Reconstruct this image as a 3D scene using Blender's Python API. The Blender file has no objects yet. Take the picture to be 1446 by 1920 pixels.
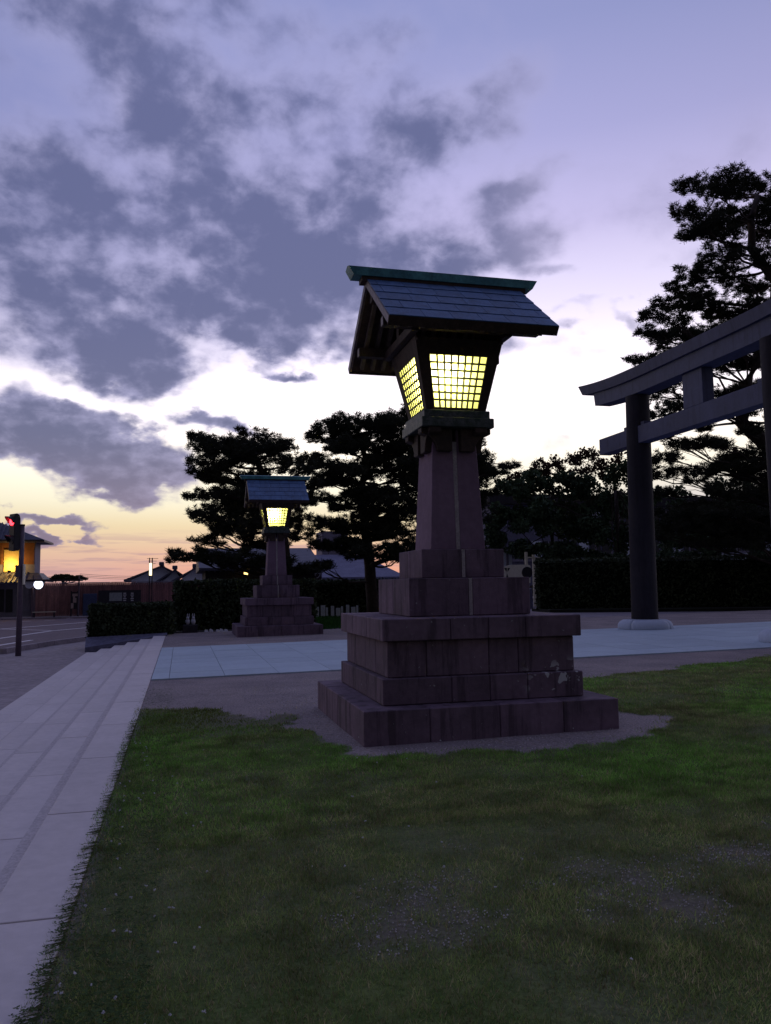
import bpy, bmesh, math, random
import numpy as np
from mathutils import Vector, Matrix
random.seed(7); rng = np.random.default_rng(7)
S = bpy.context.scene
C = S.collection
PI = math.pi

# ------------------------------------------------------------------ camera
CAMH = 1.5
F_PX, PITCH, ROLL, YAW = 1516.48, 0.0912055, -0.0146709, 0.2474301
_fw = Vector((math.sin(YAW)*math.cos(PITCH), math.cos(YAW)*math.cos(PITCH), math.sin(PITCH)))
_r = Vector((math.cos(YAW), -math.sin(YAW), 0)); _u = _r.cross(_fw)
CR = _r*math.cos(ROLL)+_u*math.sin(ROLL); CU = -_r*math.sin(ROLL)+_u*math.cos(ROLL); CF = _fw
cam = bpy.data.cameras.new('camera'); cam.sensor_fit = 'HORIZONTAL'; cam.sensor_width = 36
cam.lens = 36*F_PX/1446; cam.clip_start = 0.05; cam.clip_end = 3000
co = bpy.data.objects.new('camera', cam); C.objects.link(co)
mw = Matrix((CR, CU, -CF)).transposed().to_4x4(); mw.translation = (0, 0, CAMH); co.matrix_world = mw
S.camera = co

def ray(px, py): return CF+CR*((px-723)/F_PX)-CU*((py-960)/F_PX)
def atY(px, py, Y):
    d = ray(px, py); return Vector((0, 0, CAMH))+d*(Y/d.y)
def atX(px, py, X):
    d = ray(px, py); return Vector((0, 0, CAMH))+d*(X/d.x)
def onZ(px, py, z):
    d = ray(px, py); return Vector((0, 0, CAMH))+d*((z-CAMH)/d.z)
def azel(px, py):
    d = ray(px, py).normalized(); return math.degrees(math.atan2(d.x, d.y)), math.degrees(math.asin(d.z))

# ------------------------------------------------------------------ sky
W = bpy.data.worlds.new('World'); S.world = W; W.use_nodes = True
nt = W.node_tree; nt.nodes.clear()
def nn(t, tree=None, **kw):
    n = (tree or nt).nodes.new(t)
    for k, v in kw.items(): setattr(n, k, v)
    return n
def lk(a, b, tree=None): (tree or nt).links.new(a, b)
def mt(op, a, b=None, c=None, tree=None, clamp=False):
    n = nn('ShaderNodeMath', tree, operation=op); n.use_clamp = clamp
    for i, v in enumerate((a, b, c)):
        if v is None: continue
        if isinstance(v, (int, float)): n.inputs[i].default_value = v
        else: lk(v, n.inputs[i], tree)
    return n.outputs[0]
def mapr(v, a, b, c=0., d=1., smooth=True, tree=None):
    n = nn('ShaderNodeMapRange', tree); n.interpolation_type = 'SMOOTHSTEP' if smooth else 'LINEAR'
    lk(v, n.inputs[0], tree)
    for i, x in enumerate((a, b, c, d)):
        if isinstance(x, (int, float)): n.inputs[1+i].default_value = x
        else: lk(x, n.inputs[1+i], tree)
    return n.outputs[0]
def mixc(f, a, b, tree=None, blend='MIX'):
    n = nn('ShaderNodeMix', tree, data_type='RGBA', blend_type=blend); n.clamp_result = False
    for s, v in ((0, f), (6, a), (7, b)):
        if isinstance(v, (int, float)): n.inputs[s].default_value = v
        elif isinstance(v, tuple): n.inputs[s].default_value = tuple(v)+(1,)
        else: lk(v, n.inputs[s], tree)
    return n.outputs[2]
def ramp(v, stops, tree=None, interp='LINEAR'):
    n = nn('ShaderNodeValToRGB', tree); lk(v, n.inputs[0], tree); cr = n.color_ramp; cr.interpolation = interp
    while len(cr.elements) < len(stops): cr.elements.new(.5)
    for e, (p, c) in zip(cr.elements, stops): e.position = p; e.color = tuple(c)+(1,)
    return n.outputs[0]
def lin(r, g, b, k=1.):
    f = lambda x: (x/255/12.92 if x/255 < .04045 else ((x/255+.055)/1.055)**2.4)*k
    return (f(r), f(g), f(b))

tc = nn('ShaderNodeTexCoord'); D = tc.outputs['Generated']
sp = nn('ShaderNodeSeparateXYZ'); lk(D, sp.inputs[0]); dx, dy, dz = sp.outputs
az = mt('MULTIPLY', mt('ARCTAN2', dx, dy), 180/PI)
el = mt('MULTIPLY', mt('ARCSINE', dz), 180/PI)
# distance from the place where the sun went down
a0 = math.radians(9.)
e0 = math.radians(42.)
sdot = mt('ADD', mt('ADD', mt('MULTIPLY', dx, math.sin(a0)*math.cos(e0)), mt('MULTIPLY', dy, math.cos(a0)*math.cos(e0))), mt('MULTIPLY', dz, math.sin(e0)))
west = mt('ADD', mt('MULTIPLY', sdot, .5), .5)
dimf = mt('ADD', mt('MULTIPLY', mt('POWER', mt('MAXIMUM', west, 0.), 2.2), .98), .02)
el01 = mt('DIVIDE', el, 90., clamp=True)
base = ramp(el01, [(0., lin(230, 180, 180)), (.014, lin(238, 190, 180)), (.030, lin(247, 210, 182)), (.048, lin(254, 233, 192)),
                   (.066, (1.12, 1.04, .80)), (.10, (1.45, 1.32, 1.12)), (.135, (1.6, 1.46, 1.5)), (.17, (1.32, 1.2, 1.36)), (.215, (.92, .84, 1.10)),
                   (.27, (.60, .55, .86)), (.33, (.40, .395, .69)), (.40, (.28, .305, .57)), (.48, (.24, .27, .52)), (1., (.34, .36, .64))])
# left side of the sunset is a deeper blue high up
leftf = mt('MULTIPLY', mapr(az, 26., -16.), mapr(el, 9., 23.))
base = mixc(mt('MULTIPLY', leftf, .75), base, (.21, .24, .49))
# warm glow hugging the horizon where the sun set
gl = mt('MULTIPLY', mapr(mt('ABSOLUTE', mt('SUBTRACT', az, 8.5)), 16., 0.), mapr(el, 3.6, .4))
base = mixc(mt('MULTIPLY', gl, .75), base, (1.15, .48, .22))
# away from the sunset the low sky turns to plain dusk
away = mapr(az, 17., 38.)
lowr = mt('MULTIPLY', away, mapr(el, 9., 3.))
base = mixc(lowr, base, (.82, .76, .92))

# clouds: noise on the cloud plane, gathered into the masses seen over the square
den = mt('ADD', mt('MAXIMUM', dz, 0.), .45)
cv = nn('ShaderNodeCombineXYZ'); lk(mt('DIVIDE', dx, den), cv.inputs[0]); lk(mt('DIVIDE', dy, den), cv.inputs[1])
def noise(vec, scale, detail=6., rough=.55, dist=0., tree=None, dims='3D', w=0.):
    n = nn('ShaderNodeTexNoise', tree); n.noise_dimensions = dims
    if vec is not None: lk(vec, n.inputs['Vector'], tree)
    n.inputs['Scale'].default_value = scale; n.inputs['Detail'].default_value = detail
    n.inputs['Roughness'].default_value = rough; n.inputs['Distortion'].default_value = dist
    if dims == '4D': n.inputs['W'].default_value = w
    return n.outputs['Fac']
f1 = noise(cv.outputs[0], 5.2, 10., .52, .15)
f2 = noise(cv.outputs[0], 19.0, 8., .55, .15, dims='4D', w=3.1)
fb = mt('ADD', mt('MULTIPLY', mt('SUBTRACT', f1, .5), 1.9), mt('MULTIPLY', mt('SUBTRACT', f2, .5), .62))
wv = nn('ShaderNodeCombineXYZ')
nw = nn('ShaderNodeTexNoise'); lk(cv.outputs[0], nw.inputs['Vector']); nw.inputs['Scale'].default_value = 8.5; nw.inputs['Detail'].default_value = 7.
sw = nn('ShaderNodeSeparateColor'); lk(nw.outputs['Color'], sw.inputs[0])
lk(mt('ADD', az, mt('MULTIPLY', mt('SUBTRACT', sw.outputs[0], .5), 9.)), wv.inputs[0])
lk(mt('ADD', el, mt('MULTIPLY', mt('SUBTRACT', sw.outputs[1], .5), 7.)), wv.inputs[1])
BL = [ # px, py, rx, ry, rot, weight
 (50,345,190,85,0,.62),(290,190,100,190,-8,.45),(210,45,160,60,0,.35),(470,215,110,70,0,.35),(330,350,170,110,0,.45),
 (600,350,190,80,-12,.55),(520,480,300,100,12,.75),(240,450,170,85,0,.45),(620,560,190,80,0,.7),(770,430,120,110,0,.55),
 (400,580,190,65,10,.7),(180,620,170,65,12,.75),(265,690,85,70,20,.75),(60,480,130,40,0,.3),(90,830,230,58,4,.95),(240,860,140,60,12,.9),
 (130,765,130,36,10,.75),(190,905,90,30,0,.6),(98,984,74,15,5,1.),(22,968,34,22,0,.7),(900,195,200,85,-10,.50),(770,270,140,80,0,.45),
 (950,400,80,110,40,.60),(880,490,120,45,-10,.65),(1005,335,100,34,-20,.45),(1030,500,62,22,0,.62),(1385,225,85,80,0,.36),(1240,370,85,60,0,.28),
 (1090,592,75,20,5,.55),(1175,607,55,12,-8,.55),(545,705,45,18,35,.72),(410,803,90,18,10,.55),(40,640,110,60,0,.45),(690,60,150,70,0,.25),
 (660,650,90,42,0,.55),(1310,490,90,26,-10,.36),(560,620,150,50,8,.5),(1000,650,110,26,0,.25),(480,640,110,30,10,.45),(20,780,70,50,0,.45),(60,545,130,60,0,.5),(330,130,420,190,0,.34),(150,560,260,120,0,.3)]
tot = None
for (px, py, rx, ry, rot, wt) in BL:
    a, e = azel(px, py); a2, e2 = azel(px+rx, py); a3, e3 = azel(px, py-ry)
    m = nn('ShaderNodeMapping', vector_type='TEXTURE'); lk(wv.outputs[0], m.inputs[0])
    m.inputs['Location'].default_value = (a, e, 0); m.inputs['Rotation'].default_value = (0, 0, math.radians(-rot))
    m.inputs['Scale'].default_value = (abs(a2-a)*1.25, abs(e3-e)*1.25, 1)
    l = nn('ShaderNodeVectorMath', operation='LENGTH'); lk(m.outputs[0], l.inputs[0])
    v = mapr(l.outputs['Value'], 1.25, .15, 0., wt)
    tot = v if tot is None else mt('SUBTRACT', mt('ADD', tot, v), mt('MULTIPLY', tot, v))
dens = mt('ADD', mt('MULTIPLY', tot, 1.15), mt('MULTIPLY', fb, mapr(el, 4., 14., .26, 1.1)))
dens = mt('ADD', dens, mt('MULTIPLY', mapr(az, 24., 8.), mapr(el, 14., 26., -.04, .24)))
ca = mapr(dens, .03, mapr(el, 8., 26., .62, 1.05))
thin = mt('MULTIPLY', ca, mapr(az, 20., 38., .97, .62))
# cloud colour: blue grey, paler and pinker where thin and low
ccol = mixc(mapr(mt('ADD', dens, mt('MULTIPLY', mt('SUBTRACT', f2, .5), 1.5)), .12, 1.15), (.42, .41, .66), (.118, .132, .275))
ccol = mixc(mt('MULTIPLY', mapr(el, 11., 4.), .6), ccol, (.30, .235, .36))
ccol = mixc(mt('MULTIPLY', mapr(az, 18., 30.), .6), ccol, (.42, .39, .60))
sky = mixc(thin, base, ccol)
# thin pink-grey bars low over the roofs
sv = nn('ShaderNodeCombineXYZ'); lk(mt('MULTIPLY', az, .10), sv.inputs[0]); lk(mt('MULTIPLY', el, 1.5), sv.inputs[1])
st = mt('MULTIPLY', mapr(noise(sv.outputs[0], 1.3, 5., .6), .47, .62), mt('MULTIPLY', mapr(el, 4.4, 2.6), mapr(el, .2, .8)))
sky = mixc(mt('MULTIPLY', st, .62), sky, (.52, .34, .40))
sky = mixc(1., sky, (1., 1., 1.), blend='MULTIPLY')
vm = nn('ShaderNodeVectorMath', operation='SCALE'); lk(sky, vm.inputs[0]); lk(mt('MULTIPLY', dimf, 1.09), vm.inputs['Scale'])
below = mapr(el, -.1, -1.5)
skyc = mixc(below, vm.outputs[0], (.02, .02, .03))
bg1 = nn('ShaderNodeBackground'); lk(skyc, bg1.inputs[0]); bg1.inputs[1].default_value = 1.
nis = nn('ShaderNodeTexSky', sky_type='NISHITA'); nis.sun_disc = False; nis.sun_elevation = math.radians(-1.5); nis.sun_rotation = a0
bg2 = nn('ShaderNodeBackground'); lk(nis.outputs[0], bg2.inputs[0]); bg2.inputs[1].default_value = .05
ads = nn('ShaderNodeAddShader'); lk(bg1.outputs[0], ads.inputs[0]); lk(bg2.outputs[0], ads.inputs[1])
wo = nn('ShaderNodeOutputWorld'); lk(ads.outputs[0], wo.inputs[0])
W.cycles.sampling_method = 'MANUAL'; W.cycles.sample_map_resolution = 512
S.view_settings.view_transform = 'Standard'; S.view_settings.look = 'None'; S.view_settings.gamma = 1
S.view_settings.exposure = 0; S.view_settings.use_curve_mapping = False
S.render.engine = 'CYCLES'; S.cycles.use_denoising = True; S.cycles.max_bounces = 6; S.cycles.diffuse_bounces = 3
S.cycles.transmission_bounces = 4; S.cycles.transparent_max_bounces = 6; S.cycles.sample_clamp_indirect = 3

# ------------------------------------------------------------------ materials
def mat(name, col, col2=None, scale=8., rough=.8, bump=.0, bscale=60., streak=0., spec=.3, metal=0., rnd=0., emis=None, trans=0., coord='Object', extra=None, fine=.55):
    m = bpy.data.materials.new(name); m.use_nodes = True; t = m.node_tree; t.nodes.clear()
    out = nn('ShaderNodeOutputMaterial', t); b = nn('ShaderNodeBsdfPrincipled', t)
    b.inputs['Roughness'].default_value = rough; b.inputs['Specular IOR Level'].default_value = spec; b.inputs['Metallic'].default_value = metal
    c2 = col2 or tuple(x*.6 for x in col)
    tc = nn('ShaderNodeTexCoord', t); v = tc.outputs[coord]
    if rnd:
        oi = nn('ShaderNodeObjectInfo', t)
        va = nn('ShaderNodeVectorMath', t, operation='ADD'); lk(v, va.inputs[0], t)
        cx = nn('ShaderNodeCombineXYZ', t); lk(mt('MULTIPLY', oi.outputs['Random'], 37., tree=t), cx.inputs[0], t); lk(cx.outputs[0], va.inputs[1], t); v2 = va.outputs[0]
    else: v2 = v
    n1 = noise(v2, scale, 8., .62, .2, tree=t)
    c = mixc(mapr(n1, .36, .66, tree=t), c2, col, tree=t)
    n2 = noise(v2, scale*9, 4., .6, tree=t)
    c = mixc(fine, c, mixc(mapr(n2, .3, .7, tree=t), (.62, .62, .62), (1.25, 1.25, 1.25), tree=t), tree=t, blend='MULTIPLY')
    if streak:
        mp = nn('ShaderNodeMapping', t); lk(v2, mp.inputs[0], t); mp.inputs['Scale'].default_value = (5., 5., .45)
        ns = noise(mp.outputs[0], 1.6, 6., .65, tree=t)
        c = mixc(mt('MULTIPLY', mapr(ns, .48, .64, tree=t), streak, tree=t), c, tuple(x*.28 for x in c2), tree=t)
    if rnd:
        k = mapr(oi.outputs['Random'], 0., 1., 1-rnd, 1+rnd, smooth=False, tree=t)
        vs = nn('ShaderNodeVectorMath', t, operation='SCALE'); lk(c, vs.inputs[0], t); lk(k, vs.inputs['Scale'], t); c = vs.outputs[0]
    if extra: c = extra(t, tc, c)
    lk(c, b.inputs['Base Color'], t)
    if bump:
        nb = noise(v2, bscale, 6., .6, tree=t)
        bp = nn('ShaderNodeBump', t); bp.inputs['Strength'].default_value = bump; bp.inputs['Distance'].default_value = .01
        lk(nb, bp.inputs['Height'], t); lk(bp.outputs[0], b.inputs['Normal'], t)
    if emis:
        b.inputs['Emission Color'].default_value = tuple(emis[:3])+(1,); b.inputs['Emission Strength'].default_value = emis[3]
    if trans:
        tr = nn('ShaderNodeBsdfTranslucent', t); lk(c, tr.inputs[0], t); ms = nn('ShaderNodeMixShader', t); ms.inputs[0].default_value = trans
        lk(b.outputs[0], ms.inputs[1], t); lk(tr.outputs[0], ms.inputs[2], t); lk(ms.outputs[0], out.inputs[0], t)
    else: lk(b.outputs[0], out.inputs[0], t)
    return m

def lichen(t, tc, c):   # pale lichen on the right-hand stones near the foot
    s = nn('ShaderNodeSeparateXYZ', t); geo = nn('ShaderNodeNewGeometry', t); lk(geo.outputs['Position'], s.inputs[0], t)
    n = noise(geo.outputs['Position'], 7.5, 3., .5, .3, tree=t)
    m1 = mt('MULTIPLY', mapr(s.outputs[0], 3.3, 3.65, tree=t), mt('MULTIPLY', mapr(s.outputs[2], .35, .45, tree=t), mapr(s.outputs[2], .78, .60, tree=t), tree=t), tree=t)
    m1 = mt('MULTIPLY', m1, mapr(s.outputs[1], 8.1, 7.9, tree=t), tree=t)
    f = mt('MULTIPLY', m1, mapr(n, .57, .60, tree=t), tree=t)
    c = mixc(mt('MULTIPLY', f, .9, tree=t), c, (.55, .55, .60), tree=t)
    # tiny flecks everywhere
    n2 = noise(geo.outputs['Position'], 26., 2., .5, tree=t)
    return mixc(mt('MULTIPLY', mapr(n2, .735, .75, tree=t), .6, tree=t), c, (.4, .4, .44), tree=t)

M = {}
M['stone'] = mat('lantern_stone', (.19, .13, .185), (.125, .088, .125), 1.8, .85, .35, 70., streak=.6, rnd=.09, fine=.3, extra=lichen)
M['shaft'] = mat('shaft_stone', (.215, .145, .215), (.18, .12, .18), 2.0, .85, .2, 80., streak=.12, rnd=.06, fine=.25)
M['mortar'] = mat('mortar', (.40, .36, .38), (.30, .27, .29), 6., .9, .2)
M['copper'] = mat('blue_copper', (.058, .135, .30), (.040, .10, .24), 5., .6, .15, 30., streak=.4, rnd=.14, spec=.5)
M['verdigris'] = mat('verdigris_copper', (.09, .30, .31), (.05, .19, .22), 4., .5, .15, 30., streak=.2)
M['plate'] = mat('weathered_copper_plate', (.085, .10, .11), (.03, .05, .045), 14., .55, .3, 40.)
M['wood_dark'] = mat('dark_wood', (.060, .040, .034), (.035, .024, .022), 10., .75, .2, 50., rnd=.2)
M['edge'] = mat('roof_edge_metal', (.20, .15, .18), (.11, .085, .11), 8., .55, .2, rnd=.25)
M['lattice'] = mat('lattice_wood', (.07, .06, .03), (.045, .04, .02), 10., .7)
def granite(name, a, b, r=.10): return mat(name, a, b, 1.3, .8, .15, 160., rnd=r, fine=.15)
M['tread_shade'] = mat('painted_tread_shade', (.60, .545, .55), (.555, .505, .51), 6., .95)  # darker granite tone for the painted shade at the riser feet
M['slab'] = granite('pale_granite', (.66, .60, .60), (.61, .555, .555), .045)
M['tile'] = granite('blue_grey_paver', (.44, .53, .60), (.40, .485, .56), .05)
M['paving'] = mat('pavement_surface', (.34, .29, .31), (.28, .24, .26), .7, .9, .3, 90.)
M['road'] = mat('asphalt', (.16, .12, .14), (.135, .10, .12), .6, .85, .4, 120.)
M['marking'] = mat('road_paint', (.8, .76, .8), (.7, .66, .7), 3., .7)
M['kerb'] = mat('kerb_concrete', (.32, .27, .30), (.25, .21, .24), 2., .9, .2, rnd=.1)
M['white'] = mat('white_paint', (.62, .62, .66), (.5, .5, .56), 5., .7)
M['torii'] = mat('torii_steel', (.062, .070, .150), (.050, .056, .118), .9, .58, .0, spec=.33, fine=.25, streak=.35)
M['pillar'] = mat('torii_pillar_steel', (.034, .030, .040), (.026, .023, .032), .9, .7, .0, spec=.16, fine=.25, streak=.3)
M['ring'] = granite('torii_base_granite', (.50, .56, .68), (.46, .52, .64), .03)
M['bark'] = mat('pine_bark', (.055, .040, .036), (.03, .022, .02), 6., .95, .6, 20.)
M['needle'] = mat('pine_needles', (.050, .056, .038), (.032, .036, .026), .8, .8, spec=.12)
M['leaf'] = mat('broad_leaves', (.075, .118, .060), (.045, .072, .038), .6, .75, spec=.15)
M['leaf_red'] = mat('reddish_leaves', (.085, .045, .035), (.05, .03, .022), .8, .75, spec=.15, trans=.25)
M['hedge'] = mat('hedge_leaves', (.065, .085, .045), (.035, .048, .026), 1.2, .75, spec=.2)
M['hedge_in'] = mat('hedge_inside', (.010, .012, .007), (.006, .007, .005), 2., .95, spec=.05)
M['fence_wood'] = mat('brown_boards', (.30, .145, .150), (.21, .105, .115), 1.2, .8, .2, streak=.3, rnd=.2)
M['plaster'] = mat('pale_plaster', (.24, .22, .29), (.20, .185, .25), 2., .9)
M['plaster_blue'] = mat('blue_white_plaster', (.66, .72, .84), (.58, .64, .76), 2., .9)
M['rooftile'] = mat('grey_roof_tile', (.085, .085, .13), (.06, .06, .10), 3., .55, rnd=.15)
M['orange_wall'] = mat('lamplit_wood_panel', (.30, .12, .05), (.22, .085, .035), 2., .8)
M['dark'] = mat('dark_metal', (.03, .03, .04), (.02, .02, .028), 5., .5)
M['pole'] = mat('brown_painted_pole', (.13, .10, .135), (.105, .08, .11), 4., .55)
M['blue_panel'] = mat('blue_grey_panel', (.07, .095, .20), (.06, .08, .17), 3., .6)
M['paper'] = mat('posted_paper', (.48, .36, .34), (.40, .30, .28), 8., .8)
M['board_pale'] = mat('pale_board', (.30, .33, .34), (.22, .25, .27), 8., .7)
M['cream'] = mat('cream_paint', (.84, .80, .66), (.76, .72, .58), 5., .8)
M['bldg'] = mat('dusky_building', (.16, .16, .24), (.13, .13, .20), 1., .9)
M['roof_dusk'] = mat('sheet_metal_roof', (.20, .20, .30), (.16, .16, .25), 1., .8)
M['bldg_dark'] = mat('dark_building', (.045, .04, .05), (.03, .028, .036), 1., .9)
M['glass'] = mat('window_glass', (.04, .045, .06), None, 1., .1, spec=.5)
def glow(name, c, s): return mat(name, (.5, .5, .5), None, 3., .6, emis=(*c, s))
M['white_glow'] = glow('clock_light', (.75, .8, 1.), 3.)
M['yellow_glow'] = glow('warm_lamp', (1., .62, .18), 3.5)
M['lamp_white'] = glow('pole_lamp_light', (1., .82, .45), 2.6)
M['red_glow'] = glow('red_signal_light', (1., .02, .03), 9.)
M['shoji'] = mat('lamplit_screen', (.75, .55, .22), (.70, .5, .2), 2., .8)

# ------------------------------------------------------------------ helpers
def link(o, parent=None):
    C.objects.link(o)
    if parent: o.parent = parent
    return o
def tag(o, label=None, cat=None, group=None, kind=None):
    for k, v in (('label', label), ('category', cat), ('group', group), ('kind', kind)):
        if v: o[k] = v
    return o
def empty(name, loc, label, cat, group=None):
    o = bpy.data.objects.new(name, None); o.location = loc; link(o); o.empty_display_size = .2
    return tag(o, label, cat, group)
def mesh(name, verts, faces, m, parent=None, smooth=False):
    me = bpy.data.meshes.new(name); me.from_pydata([tuple(v) for v in verts], [], faces); me.validate()
    for x in (m if isinstance(m, list) else [m]): me.materials.append(x)
    if smooth: me.polygons.foreach_set('use_smooth', [True]*len(me.polygons))
    me.update(); return link(bpy.data.objects.new(name, me), parent)
class G:
    def __init__(s): s.v = []; s.f = []
    def add(s, v, f):
        n = len(s.v); s.v += [tuple(x) for x in v]; s.f += [tuple(i+n for i in q) for q in f]; return s
    def box(s, a, b):
        x0, y0, z0 = a; x1, y1, z1 = b
        return s.add([(x0,y0,z0),(x1,y0,z0),(x1,y1,z0),(x0,y1,z0),(x0,y0,z1),(x1,y0,z1),(x1,y1,z1),(x0,y1,z1)],
                     [(3,2,1,0),(4,5,6,7),(0,1,5,4),(1,2,6,5),(2,3,7,6),(3,0,4,7)])
    def hexa(s, b, t):
        return s.add(list(b)+list(t), [(3,2,1,0),(4,5,6,7),(0,1,5,4),(1,2,6,5),(2,3,7,6),(3,0,4,7)])
    def tube(s, pts, rad, n=8, cap=True):
        pts = [Vector(p) for p in pts]; rings = []
        for i, p in enumerate(pts):
            d = (pts[min(i+1, len(pts)-1)]-pts[max(i-1, 0)]).normalized()
            a = d.cross(Vector((0, 0, 1)) if abs(d.z) < .9 else Vector((1, 0, 0))).normalized(); b = d.cross(a)
            r = rad[i] if isinstance(rad, (list, tuple)) else rad
            rings.append([p+a*math.cos(2*PI*k/n)*r+b*math.sin(2*PI*k/n)*r for k in range(n)])
        v = [q for r in rings for q in r]; f = []
        for i in range(len(pts)-1):
            for k in range(n): f.append((i*n+k, i*n+(k+1) % n, (i+1)*n+(k+1) % n, (i+1)*n+k))
        if cap: f += [tuple(range(n))[::-1], tuple(range((len(pts)-1)*n, len(pts)*n))]
        return s.add(v, f)
    def prism(s, prof, axis, a, b):   # profile in the other two axes, extruded along axis from a to b
        def P(p, t):
            return (t, p[0], p[1]) if axis == 'x' else ((p[0], t, p[1]) if axis == 'y' else (p[0], p[1], t))
        n = len(prof)
        return s.add([P(p, a) for p in prof]+[P(p, b) for p in prof],
                     [tuple(range(n))[::-1], tuple(range(n, 2*n))]+[(i, (i+1) % n, n+(i+1) % n, n+i) for i in range(n)])
    def ob(s, name, m, parent=None, smooth=False, bevel=0., fixn=True):
        me = bpy.data.meshes.new(name); me.from_pydata(s.v, [], s.f)
        if bevel or fixn:
            bm = bmesh.new(); bm.from_mesh(me)
            if fixn: bmesh.ops.recalc_face_normals(bm, faces=bm.faces)
            if bevel: bmesh.ops.bevel(bm, geom=bm.edges[:], offset=bevel, segments=1, affect='EDGES')
            bm.to_mesh(me); bm.free()
        me.materials.append(m)
        if smooth: me.polygons.foreach_set('use_smooth', [True]*len(me.polygons))
        me.update(); return link(bpy.data.objects.new(name, me), parent)
def tri_mesh(name, tris, m, parent=None, col=None):
    """tris: (N,3,3) array -> one mesh"""
    n = len(tris); me = bpy.data.meshes.new(name)
    me.vertices.add(n*3); me.vertices.foreach_set('co', tris.reshape(-1).astype(np.float32))
    me.loops.add(n*3); me.loops.foreach_set('vertex_index', np.arange(n*3, dtype=np.int32))
    me.polygons.add(n); me.polygons.foreach_set('loop_start', np.arange(0, n*3, 3, dtype=np.int32)); me.polygons.foreach_set('loop_total', np.full(n, 3, dtype=np.int32))
    me.update(calc_edges=True); me.materials.append(m)
    if col is not None:
        a = me.color_attributes.new('tint', 'FLOAT_COLOR', 'POINT')
        a.data.foreach_set('color', np.repeat(np.concatenate([col, np.ones((n, 1))], 1), 3, axis=0).reshape(-1).astype(np.float32))
    return link(bpy.data.objects.new(name, me), parent)
def unit(v): return v/np.maximum(np.linalg.norm(v, axis=-1, keepdims=True), 1e-9)
def vnoise(x, y, sc, seed=0):
    x = np.asarray(x)*sc+seed*17.3; y = np.asarray(y)*sc-seed*9.1
    xi = np.floor(x).astype(int); yi = np.floor(y).astype(int); fx = x-xi; fy = y-yi; fx = fx*fx*(3-2*fx); fy = fy*fy*(3-2*fy)
    def h(a, b):
        n = (a*374761393+b*668265263+seed*69069) & 0x7fffffff; n = ((n ^ (n >> 13))*1274126177) & 0x7fffffff; return ((n ^ (n >> 16)) & 0xffff)/65535.
    return (h(xi, yi)*(1-fx)+h(xi+1, yi)*fx)*(1-fy)+(h(xi, yi+1)*(1-fx)+h(xi+1, yi+1)*fx)*fy
def fbm(x, y, sc, seed=0, o=4):
    t = 0; a = .5; s = 0
    for i in range(o): t = t+a*vnoise(x, y, sc*2**i, seed+i); s += a; a *= .55
    return t/s

# ------------------------------------------------------------------ ground
XE = -.49                                   # right edge of the top granite slab
SL = .0115                                  # the court rises gently away from the steps
def gz(x): return SL*(min(max(x, XE), 26.)-XE)
def gzn(x): return SL*(np.clip(x, XE, 26.)-XE)
STAIR_END = 27.4
far = G().box((-400, -30, -1.2), (400, 600, -.62)); o = far.ob('ground', mat('far_ground', (.07, .065, .075), (.05, .05, .055), .1, .95)); tag(o, kind='structure')

LAWN = [(XE, -2), (XE, 10.9), (.6, 10.45), (1.15, 9.6), (1.05, 8.8), (1.3, 7.75), (1.55, 7.1), (2.25, 6.72), (2.8, 6.95), (3.15, 6.55), (3.99, 6.9), (4.9, 7.25),
        (5.1, 8.1), (4.65, 9.2), (5.2, 11.2), (7.19, 11.8), (10.57, 12.9), (26, 13.6), (26, -2)]
def inside(x, y, poly):
    r = np.zeros(x.shape, bool); n = len(poly); j = n-1
    for i in range(n):
        xi, yi = poly[i]; xj, yj = poly[j]
        if yi != yj:
            c = ((yi > y) != (yj > y)) & (x < (xj-xi)*(y-yi)/(yj-yi)+xi); r ^= c
        j = i
    return r
def lawn_mask(x, y):
    jx = (fbm(x, y, 1.6, 3)-.5)*.9; jy = (fbm(x, y, 1.6, 9)-.5)*.9
    k = np.clip((x-XE-.25)/.5, 0, 1)
    return inside(x+jx*k, y+jy*k, LAWN).astype(float)
def bare(x, y):   # thin, stony places in the lawn
    b = np.clip((fbm(x, y, 1.1, 21)-.52)*6, 0, 1)
    spots = [(1.1, 3.85, .55, .5), (2.1, 3.75, .55, .45), (.95, 3.55, .4, .3), (2.9, 3.9, .4, .3), (2.2, 3.45, .5, .3), (.95, 9.6, .9, .7), (3.6, 4.2, .3, .3)]
    s = 0
    for cx, cy, rx, ry in spots: s = np.maximum(s, np.clip(1.25-np.sqrt(((x-cx)/rx)**2+((y-cy)/ry)**2), 0, 1))
    fine = fbm(x, y, 7., 31)
    return np.clip(np.maximum(b*.3, s)*1.25*(fine*1.7-.15), 0, 1)

def grid_sheet(name, x0, x1, y0, y1, st, m, zf, kind='structure'):
    xs = np.arange(x0, x1+st*.5, st); ys = np.arange(y0, y1+st*.5, st); X, Y = np.meshgrid(xs, ys)
    Z = zf(X, Y); nx, ny = len(xs), len(ys)
    me = bpy.data.meshes.new(name); me.vertices.add(nx*ny); me.vertices.foreach_set('co', np.stack([X, Y, Z], -1).reshape(-1).astype(np.float32))
    i = np.arange(nx-1)[None, :]+np.arange(ny-1)[:, None]*nx
    q = np.stack([i, i+1, i+1+nx, i+nx], -1).reshape(-1); n = len(q)//4
    me.loops.add(n*4); me.loops.foreach_set('vertex_index', q.astype(np.int32)); me.polygons.add(n)
    me.polygons.foreach_set('loop_start', np.arange(0, n*4, 4, dtype=np.int32)); me.polygons.foreach_set('loop_total', np.full(n, 4, dtype=np.int32))
    me.update(calc_edges=True); me.polygons.foreach_set('use_smooth', [True]*n); me.materials.append(m)
    o = link(bpy.data.objects.new(name, me)); tag(o, kind=kind); return o, X, Y
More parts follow.
